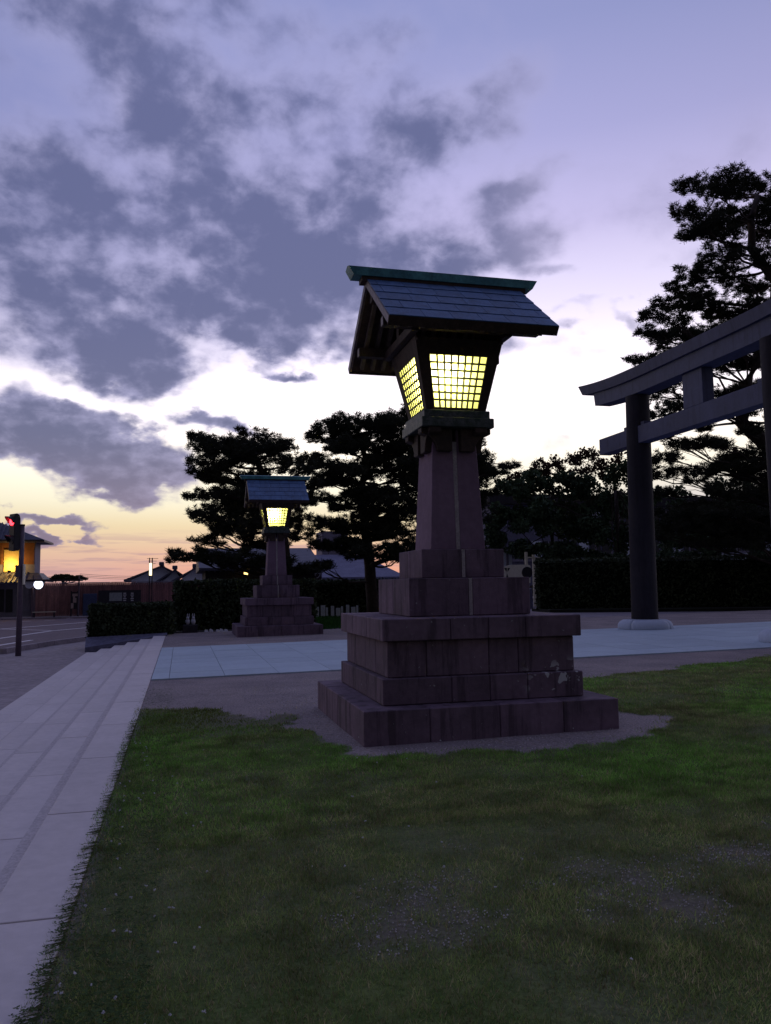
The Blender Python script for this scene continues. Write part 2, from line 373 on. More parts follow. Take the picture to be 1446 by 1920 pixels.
def court_mat():
    m = bpy.data.materials.new('court_gravel'); m.use_nodes = True; t = m.node_tree; b = t.nodes['Principled BSDF']; b.inputs['Roughness'].default_value = .95; b.inputs['Specular IOR Level'].default_value = .15
    tc = nn('ShaderNodeTexCoord', t); v = tc.outputs['Object']
    at = nn('ShaderNodeAttribute', t, attribute_name='mask'); sc = nn('ShaderNodeSeparateColor', t); lk(at.outputs['Color'], sc.inputs[0], t)
    n1 = noise(v, .9, 6., .6, tree=t); n2 = noise(v, 45., 4., .7, tree=t); n3 = noise(v, 9., 5., .6, tree=t)
    gr = mixc(mapr(n1, .35, .65, tree=t), (.31, .26, .255), (.235, .20, .205), tree=t)
    gr = mixc(.8, gr, mixc(mapr(n2, .3, .7, tree=t), (.5, .5, .5), (1.45, 1.45, 1.5), tree=t), tree=t, blend='MULTIPLY')
    soil = mixc(mapr(n3, .35, .65, tree=t), (.075, .12, .030), (.12, .15, .050), tree=t)
    soil = mixc(mt('MULTIPLY', sc.outputs[1], .8, tree=t), soil, (.15, .125, .11), tree=t)
    soil = mixc(.6, soil, mixc(mapr(n2, .3, .7, tree=t), (.55, .55, .55), (1.4, 1.4, 1.4), tree=t), tree=t, blend='MULTIPLY')
    lk(mixc(sc.outputs[0], gr, soil, tree=t), b.inputs['Base Color'], t)
    bp = nn('ShaderNodeBump', t); bp.inputs['Strength'].default_value = .8; bp.inputs['Distance'].default_value = .012; lk(mt('ADD', n2, n3, tree=t), bp.inputs['Height'], t); lk(bp.outputs[0], b.inputs['Normal'], t)
    return m
o, GX, GY = grid_sheet('court_ground', XE-.005, 26.5, -2, 29, .085, court_mat(), lambda x, y: gzn(x)+(fbm(x, y, .8, 5)-.5)*.03*np.clip((x-XE)/.5, 0, 1)*np.clip((13.6-y)/.5, 0, 1)-.012)
lm = lawn_mask(GX, GY); lb = bare(GX, GY)
ca_ = o.data.color_attributes.new('mask', 'FLOAT_COLOR', 'POINT')
ca_.data.foreach_set('color', np.stack([lm, lb, lm*0, lm*0+1], -1).reshape(-1).astype(np.float32))
G().box((XE-.004, -2, -1.), (26.4, 29, -.12)).ob('court_bed', M['stone']); tag(bpy.data.objects['court_bed'], kind='structure')
G().box((10, 29, -1.), (90, 140, .10)).ob('back_court', mat('back_gravel', (.26, .23, .27), (.21, .185, .22), .8, .95, .3)); tag(bpy.data.objects['back_court'], kind='structure')
G().box((XE, 29, -1.), (10, 60, .02)).ob('yard', mat('yard_soil', (.07, .06, .06), (.04, .04, .035), .8, .95, .3)); tag(bpy.data.objects['yard'], kind='structure')

# the paved approach: pavers with their own edges
pave = empty('paved_path', (0, 14.2, 0), None, None); tag(pave, kind='structure')
G().box((XE+.002, 14.17, -.2), (26, 21.75, -.02)).ob('path_bed', M['tile'], pave); bpy.data.objects['path_bed'].location = (0, -14.2, 0)
xs_ = [XE+.01, -.19]+[-.19+.92*(i+1) for i in range(24)]
ys_ = [14.18+.94*j for j in range(9)]
for i in range(len(xs_)-1):
    for j in range(8):
        a, b, c, d = xs_[i], xs_[i+1], ys_[j]-14.2, ys_[j+1]-14.2
        g = .004; k = random.uniform(-.0015, .0015)
        q = G().hexa([(a+g, c+g, gz(a)-.06), (b-g, c+g, gz(b)-.06), (b-g, d-g, gz(b)-.06), (a+g, d-g, gz(a)-.06)],
                     [(a+g, c+g, gz(a)+.012+k), (b-g, c+g, gz(b)+.012+k), (b-g, d-g, gz(b)+.012+k), (a+g, d-g, gz(a)+.012+k)]).ob('paver', M['tile'], pave)

# granite steps down to the pavement
st = empty('granite_steps', (0, 0, 0), None, None); tag(st, kind='structure')
TR, RS = .40, .0875
for row in range(6):
    if row == 0: a, b, z = XE-.375, XE, 0.
    else: b = XE-.375-TR*(row-1); a = b-TR; z = -RS*row
    y = .42+[0, 1.67, 1.41, .3, 1.1, .7][row]*1.0-1.86
    if row == 0: y = 4.14-1.86*3
    while y < STAIR_END-.3:
        y1 = min(y+1.855, STAIR_END)
        if y1 > -1.5:
            gp = .007 if row == 0 else .004
            G().box((a+.001, y+gp, z-.16), (b+(.03 if row else 0)-.001, y1-gp, z+random.uniform(-.0008, .0008))).ob('granite_slab' if row == 0 else 'step_slab', M['slab'], st, bevel=.003)
        y = y1 if y1 >= STAIR_END else y+1.86
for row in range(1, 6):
    b = XE-.375-TR*(row-1); G().box((b-.115, -1.4, -RS*row+.0005), (b-.002, STAIR_END-.01, -RS*row+.004)).ob('shade_line', M['tread_shade'], st)  # shade below each riser, painted as a thin darker band on the tread
G().box((XE-.375-TR*5, -2, -.9), (XE-.004, STAIR_END-.01, -.57)).ob('step_bed', M['kerb'], st)
PV = -.4375-.016
pv = G(); pvx = XE-.375-TR*5
kpts = [onZ(px, py, PV) for px, py in ((14, 1226), (40, 1221), (104, 1210), (163, 1202))]
d = (kpts[-1]-kpts[-2]).normalized(); kpts.append(kpts[-1]+d*30)
kpts.insert(0, Vector((kpts[0].x-1.2, kpts[0].y-.6, PV))); kpts.insert(0, Vector((kpts[0].x-20, kpts[0].y-1.2, PV)))
poly = [(pvx-.002, -2, PV), (pvx-.002, STAIR_END, PV), (pvx+1., STAIR_END, PV), (kpts[-1].x, kpts[-1].y, PV)]+[tuple(p) for p in kpts[::-1][1:]]+[(-30, -2, PV)]
n = len(poly); pv.add(poly+[(x, y, -.62) for x, y, z in poly], [tuple(range(n))]+[(i, (i+1) % n, n+(i+1) % n, n+i) for i in range(n)])
tag(pv.ob('pavement', M['paving']), kind='structure')
kb = empty('kerb', (0, 0, 0), None, None); tag(kb, kind='structure')
def kerb_run(p0, p1, w=.22, h=.17, L=1.2, zb=PV, parent=kb):
    dd = (p1-p0); n = max(1, int(dd.length/L)); t = dd.normalized(); s = Vector((-t.y, t.x, 0))
    if s.y < 0: s = -s
    for i in range(min(n, 14)):
        a = p0+dd*(i/n)+t*.006; b = p0+dd*((i+1)/n)-t*.006
        G().hexa([a+Vector((0,0,-.12)), b+Vector((0,0,-.12)), b+s*w+Vector((0,0,-.12)), a+s*w+Vector((0,0,-.12))],
                 [a+s*.05+Vector((0,0,h)), b+s*.05+Vector((0,0,h)), b+s*w+Vector((0,0,h)), a+s*w+Vector((0,0,h))]).ob('kerb_stone', M['kerb'], parent, bevel=.012)
for i in range(len(kpts)-1): kerb_run(kpts[i], kpts[i+1])
# road and its markings
RZ = -.56
G().box((-90, 24, -.61), (60, 64.5, RZ)).ob('road', M['road']); road = bpy.data.objects['road']; tag(road, kind='structure')
def stripe(p, q, w=.22, ex=0.):
    a = onZ(*p, RZ); b = onZ(*q, RZ); t = (b-a).normalized(); b = b+t*ex; s = Vector((-t.y, t.x, 0))*w*.5
    mesh('road_line', [v+Vector((0, 0, .005)) for v in (a-s, b-s, b+s, a+s)], [(0, 1, 2, 3)], M['marking'], road)
stripe((-25, 1214), (59.5, 1200.4)); stripe((-20, 1200), (97, 1183)); stripe((97.2, 1183), (175, 1176), ex=8)
stripe((-20, 1181.3), (175, 1165.8), .24, 15); stripe((-20, 1179), (96, 1182.3), .16)
for a, b in (((41.5, 1165.4), (58, 1164.7)), ((83, 1163.4), (103.7, 1162.6)), ((124.5, 1160), (146, 1159.3)), ((163, 1162), (173, 1161.7))): stripe(a, b, .22)
YW = 68.
G().box((-90, 64.5, -.62), (40, 90, -.47)).ob('far_pavement', M['paving']); tag(bpy.data.objects['far_pavement'], kind='structure')
kf = empty('far_kerb', (0, 0, 0), None, None); tag(kf, kind='structure')
for i in range(24): G().box((-26+i*1.5, 64.3, -.6), (-26+i*1.5+1.47, 64.49, -.44)).ob('kerb_stone', M['kerb'], kf, bevel=.01)

# ------------------------------------------------------------------ stone lantern
LC = Vector((2.963, 8.78, 0.))
def make_lantern():
    root = empty('stone_lantern', LC, 'large lit stone lantern with gabled blue copper roof on the nearby lawn', 'stone lantern', 'stone lanterns beside the paved path')
    def tier(a, z0, z1, nx, nyy, nm='stone_block', cuts=None, m=None):
        xs = [-a]+[(-a+2*a*c) for c in (cuts or [i/nx for i in range(1, nx)])]+[a]; ys = [-a+2*a*j/nyy for j in range(nyy+1)]
        for i in range(len(xs)-1):
            for j in range(nyy):
                if 0 < i < len(xs)-2 and 0 < j < nyy-1: continue
                g = .0025; e = random.uniform(-.002, .002)
                G().box((xs[i]+(g if i else 0), ys[j]+(g if j else 0), z0), (xs[i+1]-(g if i < len(xs)-2 else 0), ys[j+1]-(g if j < nyy-1 else 0), z1+e*.4)).ob(nm, m or M['stone'], root, bevel=.008)
        G().box((-a*.9, -a*.9, z0+.002), (a*.9, a*.9, z1-.012)).ob('stone_core', M['stone'], root)
    tier(1.314, -.12, .341, 4, 4, cuts=[.245, .515, .77])
    tier(1.064, .345, .598, 3, 3, cuts=[.33, .52, .71])
    tier(1.000, .602, .955, 4, 4, cuts=[.2, .53, .69])
    tier(1.062, .959, 1.176, 3, 3, cuts=[.33, .52, .71])
    def twin(a, z0, z1):
        for sx in (-1, 1):
            for sy in (-1, 1):
                G().box((min(0, sx*a)+(.022 if sx > 0 else 0), min(0, sy*a)+(.003 if sy > 0 else 0), z0), (max(0, sx*a)-(.022 if sx < 0 else 0), max(0, sy*a)-(.003 if sy < 0 else 0), z1)).ob('stone_block', M['stone'], root, bevel=.007)
        for sy in (-1, 1):
            G().box((-.019, sy*(a-.004)-.004, z0+.004), (.019, sy*(a-.004)+.002, z1-.003)).ob('mortar_strip', M['mortar'], root)
    twin(.675, 1.18, 1.575); twin(.470, 1.579, 1.888)
    # tapering shaft in two halves, pale mortar between
    a0, a1, z0, z1 = .315, .250, 1.892, 3.245
    for sx in (-1, 1):
        def q(a, z, w): return [(min(sx*w, sx*a), -a, z), (max(sx*w, sx*a), -a, z), (max(sx*w, sx*a), a, z), (min(sx*w, sx*a), a, z)]
        G().hexa(q(a0, z0, .022), q(a1, z1, .020)).ob('shaft_stone', M['shaft'], root, bevel=.006)
    for sy in (-1, 1):
        def q(a, z): y = sy*(a-.006); return [(-.023, min(y, y+sy*.007), z), (.023, min(y, y+sy*.007), z), (.023, max(y, y+sy*.007), z), (-.023, max(y, y+sy*.007), z)]
        G().hexa(q(a0, z0+.003), q(a1+.002, z1-.14)).ob('mortar_strip', M['mortar'], root)
    # curved brackets under the copper plates
    def arm(sx):
        pr = [(.05, 3.243), (.408, 3.243), (.408, 3.185)]+[(.408-.03-.16*math.sin(t), 3.185-.175*(1-math.cos(t))-.02) for t in np.linspace(.15, PI/2, 7)]+[(.16, 2.985), (.05, 2.985)]
        return [(sx*x, z) for x, z in pr]
    for sx in (-1, 1):
        for y0, y1 in ((-.335, -.2), (.2, .335)):
            G().prism(arm(sx), 'y', y0, y1).ob('bracket', M['wood_dark'], root, bevel=.006)
            G().prism(arm(sx), 'x', y0-.002, y1+.002).ob('bracket', M['wood_dark'], root, bevel=.006)
    G().box((-.420, -.420, 3.245), (.420, .420, 3.351)).ob('copper_plate', M['plate'], root, bevel=.006)
    G().box((-.385, -.385, 3.353), (.385, .385, 3.440)).ob('copper_plate', M['plate'], root, bevel=.006)
    # flared light box, four sides
    zb, zt = 3.442, 4.215; hb, ht = .350, .513
    H = lambda z: hb+(ht-hb)*(z-zb)/(zt-zb)
    wz0, wz1, fr = 3.473, 4.034, .71
    T = .045
    for s in range(4):
        ca, sa = [(1, 0), (0, 1), (-1, 0), (0, -1)][s]
        def P(u, z, d=0.):  # u in -1..1 across the face, d = depth inwards
            h = H(z); x = u*h; y = -(h-d)
            if abs(u) > .999: x = u*(h-d)
            return (x*ca-y*sa, x*sa+y*ca, z)
        def plate(u0, u1, za, zc, d0, d1, name, m, par, top_u=None):
            t0, t1 = top_u or (u0, u1)
            return G().hexa([P(u0, za, d0), P(u1, za, d0), P(u1, za, d1), P(u0, za, d1)], [P(t0, zc, d0), P(t1, zc, d0), P(t1, zc, d1), P(t0, zc, d1)]).ob(name, m, par)
        plate(-1, -fr, zb, zt, 0, T, 'corner_post', M['wood_dark'], root); plate(fr, 1, zb, zt, 0, T, 'corner_post', M['wood_dark'], root)
        plate(-fr, fr, zb, wz0, .002, T, 'bottom_rail', M['wood_dark'], root); plate(-fr, fr, wz1, zt, .002, T, 'top_rail', M['wood_dark'], root)
        wn = mesh('window', [P(-fr, wz0, .0105), P(fr, wz0, .0105), P(fr, wz1, .0105), P(-fr, wz1, .0105)], [(0, 1, 2, 3)], M_pane, root)
        bw = .0108
        for k in range(1, 8):
            u = -fr+2*fr*k/8; b = bw/H(wz0); t2 = bw/H(wz1)
            plate(u-b, u+b, wz0, wz1, .0025, .0085, 'lattice_bar', M['lattice'], wn, (u-t2, u+t2))
        for k in range(1, 7):
            z = wz0+(wz1-wz0)*k/7; plate(-fr, fr, z-bw, z+bw, .0035, .0078, 'lattice_bar', M['lattice'], wn)
    # lamp inside
    bm = bmesh.new(); bmesh.ops.create_uvsphere(bm, u_segments=16, v_segments=10, radius=.05); me = bpy.data.meshes.new('lamp_holder'); bm.to_mesh(me); bm.free()
    me.materials.append(M['white']); bu = link(bpy.data.objects.new('lamp_holder', me), root); bu.location = (-.08, -.17, 3.60); bu.scale = (.6, .6, .6)
    # roof
    ez, ey, ex, az_ = 4.245, 1.036, .942, 5.035
    sl = math.atan2(az_-ez, ey)
    for sy in (-1, 1):
        nrm = Vector((0, sy*math.sin(sl), math.cos(sl))); down = Vector((0, sy*math.cos(sl), -math.sin(sl)))
        Ls = math.hypot(ey, az_-ez); top = Vector((0, 0, az_))
        def rb(x0, x1, s0, s1, n0, n1, n0b=None, n1b=None):
            n0b = n0 if n0b is None else n0b; n1b = n1 if n1b is None else n1b
            A = lambda x, s, n: Vector((x, 0, 0))+top+down*s+nrm*n
            return G().hexa([A(x0, s0, n0), A(x1, s0, n0), A(x1, s1, n0b), A(x0, s1, n0b)], [A(x0, s0, n1), A(x1, s0, n1), A(x1, s1, n1b), A(x0, s1, n1b)])
        rb(-ex+.03, ex-.03, .05, Ls-.02, -.085, -.006).ob('roof_board', M['wood_dark'], root)
        cs = 5
        for c in range(cs):
            s0 = .02+(Ls-.02)*c/cs; s1 = .02+(Ls-.02)*(c+1)/cs
            nc = 6; off = random.uniform(.3, .7)
            xs = [-ex]+[-ex+2*ex*(k+off*(c % 2 or .6))/nc for k in range(nc)]+[ex]
            xs = sorted(set([x for x in xs if x == -ex or x == ex or (-ex+.08 < x < ex-.08)]))
            for k in range(len(xs)-1):
                rb(xs[k]+.0025, xs[k+1]-.0025, s0, s1+.012, -.004, .006, .004, .014+random.uniform(-.001, .001)).ob('copper_sheet', M['copper'], root)
        rb(-ex, ex, Ls-.006, Ls+.012, -.10, .002).ob('fascia', M['wood_dark'], root)
        for sx in (-1, 1):
            for k in range(4):
                rb(min(sx*(ex-.03), sx*ex), max(sx*(ex-.03), sx*ex), .03+(Ls-.03)*k/4+.0015, .03+(Ls-.03)*(k+1)/4-.0015, -.085, -.006).ob('verge_strip', M['edge'], root)
        for k in range(13):
            x = -.80+1.6*k/12; rb(x-.022, x+.022, .2, Ls-.10, -.15, -.088).ob('rafter', M['rafter'], root)
        y = sy*.60; zz = az_-abs(y)*math.tan(sl)-.20
        G().box((-.90, y-.05, zz-.11), (.90, y+.05, zz)).ob('purlin', M['wood_dark'], root, bevel=.004)
        for sx in (-1, 1): G().box((min(sx*.9, sx*.906), y-.042, zz-.102), (max(sx*.9, sx*.906), y+.042, zz-.008)).ob('purlin_cap', M['edge'], root)
    for sx in (-1, 1):   # gable wall with post and tie beam
        G().prism([(-.56, 4.17), (.56, 4.17), (.14, 4.60), (-.14, 4.60)], 'x', min(sx*.46, sx*.50), max(sx*.46, sx*.50)).ob('gable_board', M['wood_dark'], root)
        G().box((min(sx*.50, sx*.58), -.62, 4.24), (max(sx*.50, sx*.58), .62, 4.34)).ob('tie_beam', M['wood_dark'], root, bevel=.004)
        G().box((min(sx*.50, sx*.57), -.05, 4.34), (max(sx*.50, sx*.57), .05, 4.80)).ob('king_post', M['wood_dark'], root)
    G().box((-.88, -.06, 4.74), (.88, .06, 4.87)).ob('ridge_purlin', M['wood_dark'], root)
    G().box((-.50, -.50, 4.17), (.50, .50, 4.205)).ob('ceiling_board', M['wood_dark'], root)
    G().box((-1.0, -.085, 4.965), (1.0, .085, 5.02)).ob('ridge_base', M['wood_dark'], root)
    G().add([(-1.10, -.10, 5.02), (1.09, -.10, 5.02), (1.09, .10, 5.02), (-1.10, .10, 5.02), (-1.155, -.10, 5.12), (1.15, -.10, 5.12), (1.15, .10, 5.12), (-1.155, .10, 5.12), (-1.155, 0, 5.15), (1.15, 0, 5.15)],
            [(3, 2, 1, 0), (0, 1, 5, 4), (2, 3, 7, 6), (4, 5, 9, 8), (6, 7, 8, 9), (1, 2, 6, 9, 5), (3, 0, 4, 8, 7)]).ob('ridge_cap', M['verdigris'], root)
    return root
M['rafter'] = mat('rafter_wood', (.15, .12, .11), (.10, .08, .075), 10., .8, rnd=.2)
# translucent yellow-green pane
M_pane = bpy.data.materials.new('lamp_pane'); M_pane.use_nodes = True; _t = M_pane.node_tree; _t.nodes.clear()
_o = nn('ShaderNodeOutputMaterial', _t); _tr = nn('ShaderNodeBsdfTranslucent', _t); _tr.inputs[0].default_value = (.95, .93, .32, 1)
_d = nn('ShaderNodeBsdfDiffuse', _t); _d.inputs[0].default_value = (.5, .48, .2, 1); _m = nn('ShaderNodeMixShader', _t); _m.inputs[0].default_value = .35
lk(_tr.outputs[0], _m.inputs[1], _t); lk(_d.outputs[0], _m.inputs[2], _t); lk(_m.outputs[0], _o.inputs[0], _t)
lantern = make_lantern()
def copy_tree(o, parent=None):
    c = o.copy(); C.objects.link(c); c.parent = parent
    for ch in o.children: copy_tree(ch, c)
    return c
def lamp(loc, power, col, r, parent=None, name='lamp_light'):
    l = bpy.data.lights.new(name, 'POINT'); l.energy = power; l.color = col; l.shadow_soft_size = r
    o = bpy.data.objects.new(name, l); link(o, parent); o.location = loc; return o
lantern2 = copy_tree(lantern); lantern2.location = (2.96, 26.35, 0)
lantern2['label'] = 'smaller-looking distant lit stone lantern across the path, before the pine trees'
for L_ in (lantern, lantern2):
    lamp((-.12, -.27, 3.86), 60., (1., .97, .66), .04, L_)

# ------------------------------------------------------------------ torii
tor = empty('torii_gate', (13., 18.05, 0), 'tall dark grey torii gate standing over the paved path', 'torii gate')
TX, TC = 0., 0.   # local coordinates
for s, lab in ((1, 1), (-1, 2)):
    yc = s*2.98; g0 = .15
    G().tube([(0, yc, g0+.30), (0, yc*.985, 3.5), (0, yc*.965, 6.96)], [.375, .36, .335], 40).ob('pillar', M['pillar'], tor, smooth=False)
    bpy.data.objects
    for k in range(4):   # granite ring in four pieces
        prof = [(.40, 0), (.74, 0), (.765, .07), (.76, .16), (.71, .24), (.62, .29), (.40, .31)]
        v = []; f = []; ns = 12; gp = .008
        for i in range(ns+1):
            th = PI/2*k+.5+(PI/2-gp)*i/ns
            v += [(math.cos(th)*r, yc+math.sin(th)*r, g0-.02+z) for r, z in prof]
        np_ = len(prof)
        for i in range(ns):
            for j in range(np_): f.append((i*np_+j, i*np_+(j+1) % np_, (i+1)*np_+(j+1) % np_, (i+1)*np_+j))
        f += [tuple(range(np_)), tuple(range(ns*np_, (ns+1)*np_))[::-1]]
        me_ = G().add(v, f).ob('base_stone', M['ring'], tor)
        me_.data.polygons.foreach_set('use_smooth', [len(p.vertices) == 4 for p in me_.data.polygons])
    for k in range(3):   # seam bands on the pillar
        pass
def beam(name, half, zc0, h, w, curve, slant, m, wt=None):
    v = []; f = []; N = 28; wt = wt or w
    for i in range(N+1):
        t = -1+2*i/N; up = curve*max(0, (abs(t)-.35)/.65)**2.2
        zb_, zt_ = zc0+up, zc0+h+up*1.12
        yb = t*half; yt = t*(half+slant)
        v += [(-w/2, yb, zb_), (w/2, yb, zb_), (wt/2, yt, zt_), (-wt/2, yt, zt_)]
    for i in range(N):
        for j in range(4): f.append((i*4+j, i*4+(j+1) % 4, (i+1)*4+(j+1) % 4, (i+1)*4+j))
    f += [(0, 1, 2, 3), (N*4+3, N*4+2, N*4+1, N*4)]
    return G().add(v, f).ob(name, m, tor)
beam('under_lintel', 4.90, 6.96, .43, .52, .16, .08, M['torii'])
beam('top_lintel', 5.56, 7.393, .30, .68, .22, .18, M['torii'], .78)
G().box((-.19, -4.86, 5.52), (.19, 4.86, 6.02)).ob('tie_beam', M['torii'], tor, bevel=.01)
G().box((-.17, -.42, 6.022), (.17, .42, 6.958)).ob('centre_strut', M['torii'], tor, bevel=.01)
for s in (1, -1):
    for q in (1, -1):
        y = s*2.92+q*.46; G().box((-.13, y-.09, 6.021), (.13, y+.09, 6.13)).ob('wedge', M['torii'], tor, bevel=.005)

# ------------------------------------------------------------------ vegetation
def clumps(cent, rad, blades, L, w, up=.45):
    """spiky needle clumps at centres (N,3)"""
    N = len(cent); d = rng.normal(size=(N, blades, 3)); d[..., 2] = np.abs(d[..., 2])*.7+up*rng.random((N, blades))-.25; d = unit(d)
    ln = L*(.6+.6*rng.random((N, blades, 1))); s = rng.normal(size=(N, blades, 3)); s = unit(np.cross(d, s))*w
    o = cent[:, None, :]+rng.normal(size=(N, blades, 3))*rad*.38
    tip = o+d*ln
    return np.stack([o-s, o+s, tip], 2).reshape(-1, 3, 3)
def leaves(cent, size):
    N = len(cent); a = unit(rng.normal(size=(N, 3))); b = unit(np.cross(a, rng.normal(size=(N, 3)))); sz = size*(.6+.8*rng.random((N, 1)))
    p = np.stack([cent-a*sz, cent+b*sz*.55, cent+a*sz], 1); q = np.stack([cent-a*sz, cent+a*sz, cent-b*sz*.55], 1)
    return np.concatenate([p, q])
def limb(g, a, b, r0, r1, sag=.0, n=6, side=4):
    a = Vector(a); b = Vector(b); L = (b-a).length; pts = []
    j = Vector((random.uniform(-1, 1), random.uniform(-1, 1), random.uniform(-.4, 1)))*L*.10
    for i in range(n+1):
        t = i/n; p = a.lerp(b, t)+j*math.sin(PI*t)+Vector((0, 0, -sag*math.sin(PI*t)))+Vector((random.uniform(-1, 1), random.uniform(-1, 1), random.uniform(-1, 1)))*L*.018*(0 < i < n); pts.append(p)
    g.tube(pts, [r0+(r1-r0)*i/n for i in range(n+1)], side); return pts
def pine(label, base, trunk, Y, pads, spread, dens=1., csz=.17, group=None, r0=.28, mtl=None, name='pine_tree', fill=()):
    """trunk: list of (px,py); pads: (px,py,rx,ry[,dY]) seen sizes, each given real depth of its own"""
    root = empty(name, base, label, 'pine tree' if 'pine' in name else 'tree', group); B = Vector(base)
    tp = [Vector(base)]+[atY(px, py, Y)+Vector((0, random.uniform(-.3, .3), 0)) for px, py in trunk]
    fine = []
    for i in range(len(tp)-1):
        for k in range(3): fine.append(tp[i].lerp(tp[i+1], k/3)+Vector((random.uniform(-.04, .04), 0, 0)))
    fine.append(tp[-1]); fine = [p-B for p in fine]; n = len(fine)
    G().tube(fine, [r0*(1-.72*i/n) for i in range(n)], 9).ob('trunk', M['bark'], root, smooth=True)
    gb = G(); cc = []; pads = list(pads)
    for (fx, fy, frx, fry, fn) in fill:
        for q in range(fn):
            th = random.uniform(0, 2*PI); rr = random.random()**.5; pads.append((fx+math.cos(th)*frx*rr, fy+math.sin(th)*fry*rr, random.uniform(14, 30), random.uniform(7, 14)))
    for pd in pads:
        px, py, rx, ry = pd[:4]; dY = pd[4] if len(pd) > 4 else random.uniform(-spread, spread)
        c = atY(px, py, Y+dY); k = (c-Vector((0, 0, CAMH))).length/F_PX; RX, RZ = rx*k*1.08, ry*k*1.15; RY = max(RX*.75, .5)
        c = c-B
        cand = [p for p in fine if p.z < c.z+.3] or fine[:2]
        att = min(cand[max(0, len(cand)//4):], key=lambda p: (p-c).length+abs(p.z-(c.z-.25*(p-c).length))*.8)
        bot = c+Vector((0, 0, -RZ*.35)); pts = limb(gb, att, bot, min(.11, .03+RX*.035), .025, .1, 7, 5)
        for q in range(7):
            th = random.uniform(0, 2*PI); e = c+Vector((math.cos(th)*RX*.8, math.sin(th)*RY*.8, RZ*random.uniform(-.3, .3)))
            limb(gb, pts[random.choice((4, 5, 6, 7))], e, .022, .009, 0, 4, 3)
        # uneven pad: a main mass with smaller lobes pushed out of it
        for q in range(1+int(2+RX*2.2)):
            if q == 0: o_, sx_, sz_ = np.zeros(3), 1., 1.
            else:
                th = random.uniform(0, 2*PI); o_ = np.array([math.cos(th)*RX*.85, math.sin(th)*RY*.85, random.uniform(-.5, .75)*RZ]); sx_ = random.uniform(.25, .5); sz_ = random.uniform(.45, .8)
            A = np.array([RX*sx_, RY*sx_, RZ*sz_]); area = A[0]*A[1]*1.4+A[0]*A[2]*5
            nn_ = int(area*16*dens/(csz/.17)**2)+5
            v = unit(rng.normal(size=(nn_, 3)))*rng.random((nn_, 1))**.4
            v[:, 2] = np.where(v[:, 2] < 0, v[:, 2]*.55, v[:, 2])
            cc.append(v*A+o_+np.array(c)[None])
    gb.ob('branches', M['bark'], root, fixn=False)
    cc = np.concatenate(cc); tr = clumps(cc, csz*.7, 24, csz*1.25, csz*.10)
    tri_mesh('crown', tr, mtl or M['needle'], root)
    return root

pine('dark pine standing left of and behind the distant lantern, with a low branch reaching left', (4.3, 34.5, 0), [(540, 1085), (532, 1000), (505, 930), (490, 880), (470, 840)], 34.5,
 [(392, 838, 40, 20), (440, 842, 45, 22), (485, 824, 42, 18), (527, 838, 30, 16), (375, 822, 20, 10), (500, 860, 60, 20), (410, 865, 50, 18), (385, 890, 30, 12), (440, 900, 55, 18),
  (385, 930, 34, 12), (430, 945, 55, 26), (480, 925, 50, 26), (375, 962, 24, 10), (410, 975, 40, 18), (460, 985, 55, 22), (520, 975, 45, 25), (555, 930, 40, 26), (570, 1000, 35, 25),
  (500, 1020, 45, 18), (345, 1048, 26, 7), (380, 1040, 34, 14), (420, 1050, 42, 15), (460, 1060, 45, 14), (390, 1018, 26, 8), (332, 1038, 12, 6), (520, 1055, 40, 15), (560, 880, 35, 20), (575, 1070, 30, 8)], 1.6, 1.1, .17, fill=((480, 900, 110, 70, 13), (470, 1000, 80, 60, 8)))
pine('broad dark pine directly behind the near lantern shaft, with its trunk on the grass', (8.55, 36.5, 0.05), [(695, 1060), (685, 990), (678, 920), (690, 870), (670, 815)], 36.5,
 [(630, 805, 42, 20), (605, 825, 30, 10), (670, 795, 40, 18), (715, 792, 36, 16), (755, 788, 34, 18), (650, 840, 40, 16), (705, 835, 55, 22), (760, 835, 42, 26), (600, 865, 30, 14), (640, 880, 45, 16),
  (700, 880, 40, 14), (750, 890, 45, 30), (790, 900, 40, 40), (615, 900, 30, 14), (600, 935, 30, 14), (650, 950, 34, 13), (715, 935, 50, 22), (770, 960, 45, 36), (620, 985, 36, 16), (675, 985, 50, 22),
  (735, 1000, 50, 24), (605, 1025, 26, 12), (650, 1030, 45, 15), (700, 1040, 50, 16), (745, 1045, 34, 15), (840, 900, 70, 50), (860, 960, 70, 50), (850, 1020, 60, 30), (905, 858, 24, 12), (912, 885, 20, 9),
  (935, 887, 24, 7), (958, 874, 18, 6), (915, 925, 20, 7), (880, 830, 30, 18), (600, 1062, 30, 8)], 1.8, 1.4, .17, r0=.30, fill=((700, 860, 105, 70, 15), (720, 980, 110, 70, 16)))
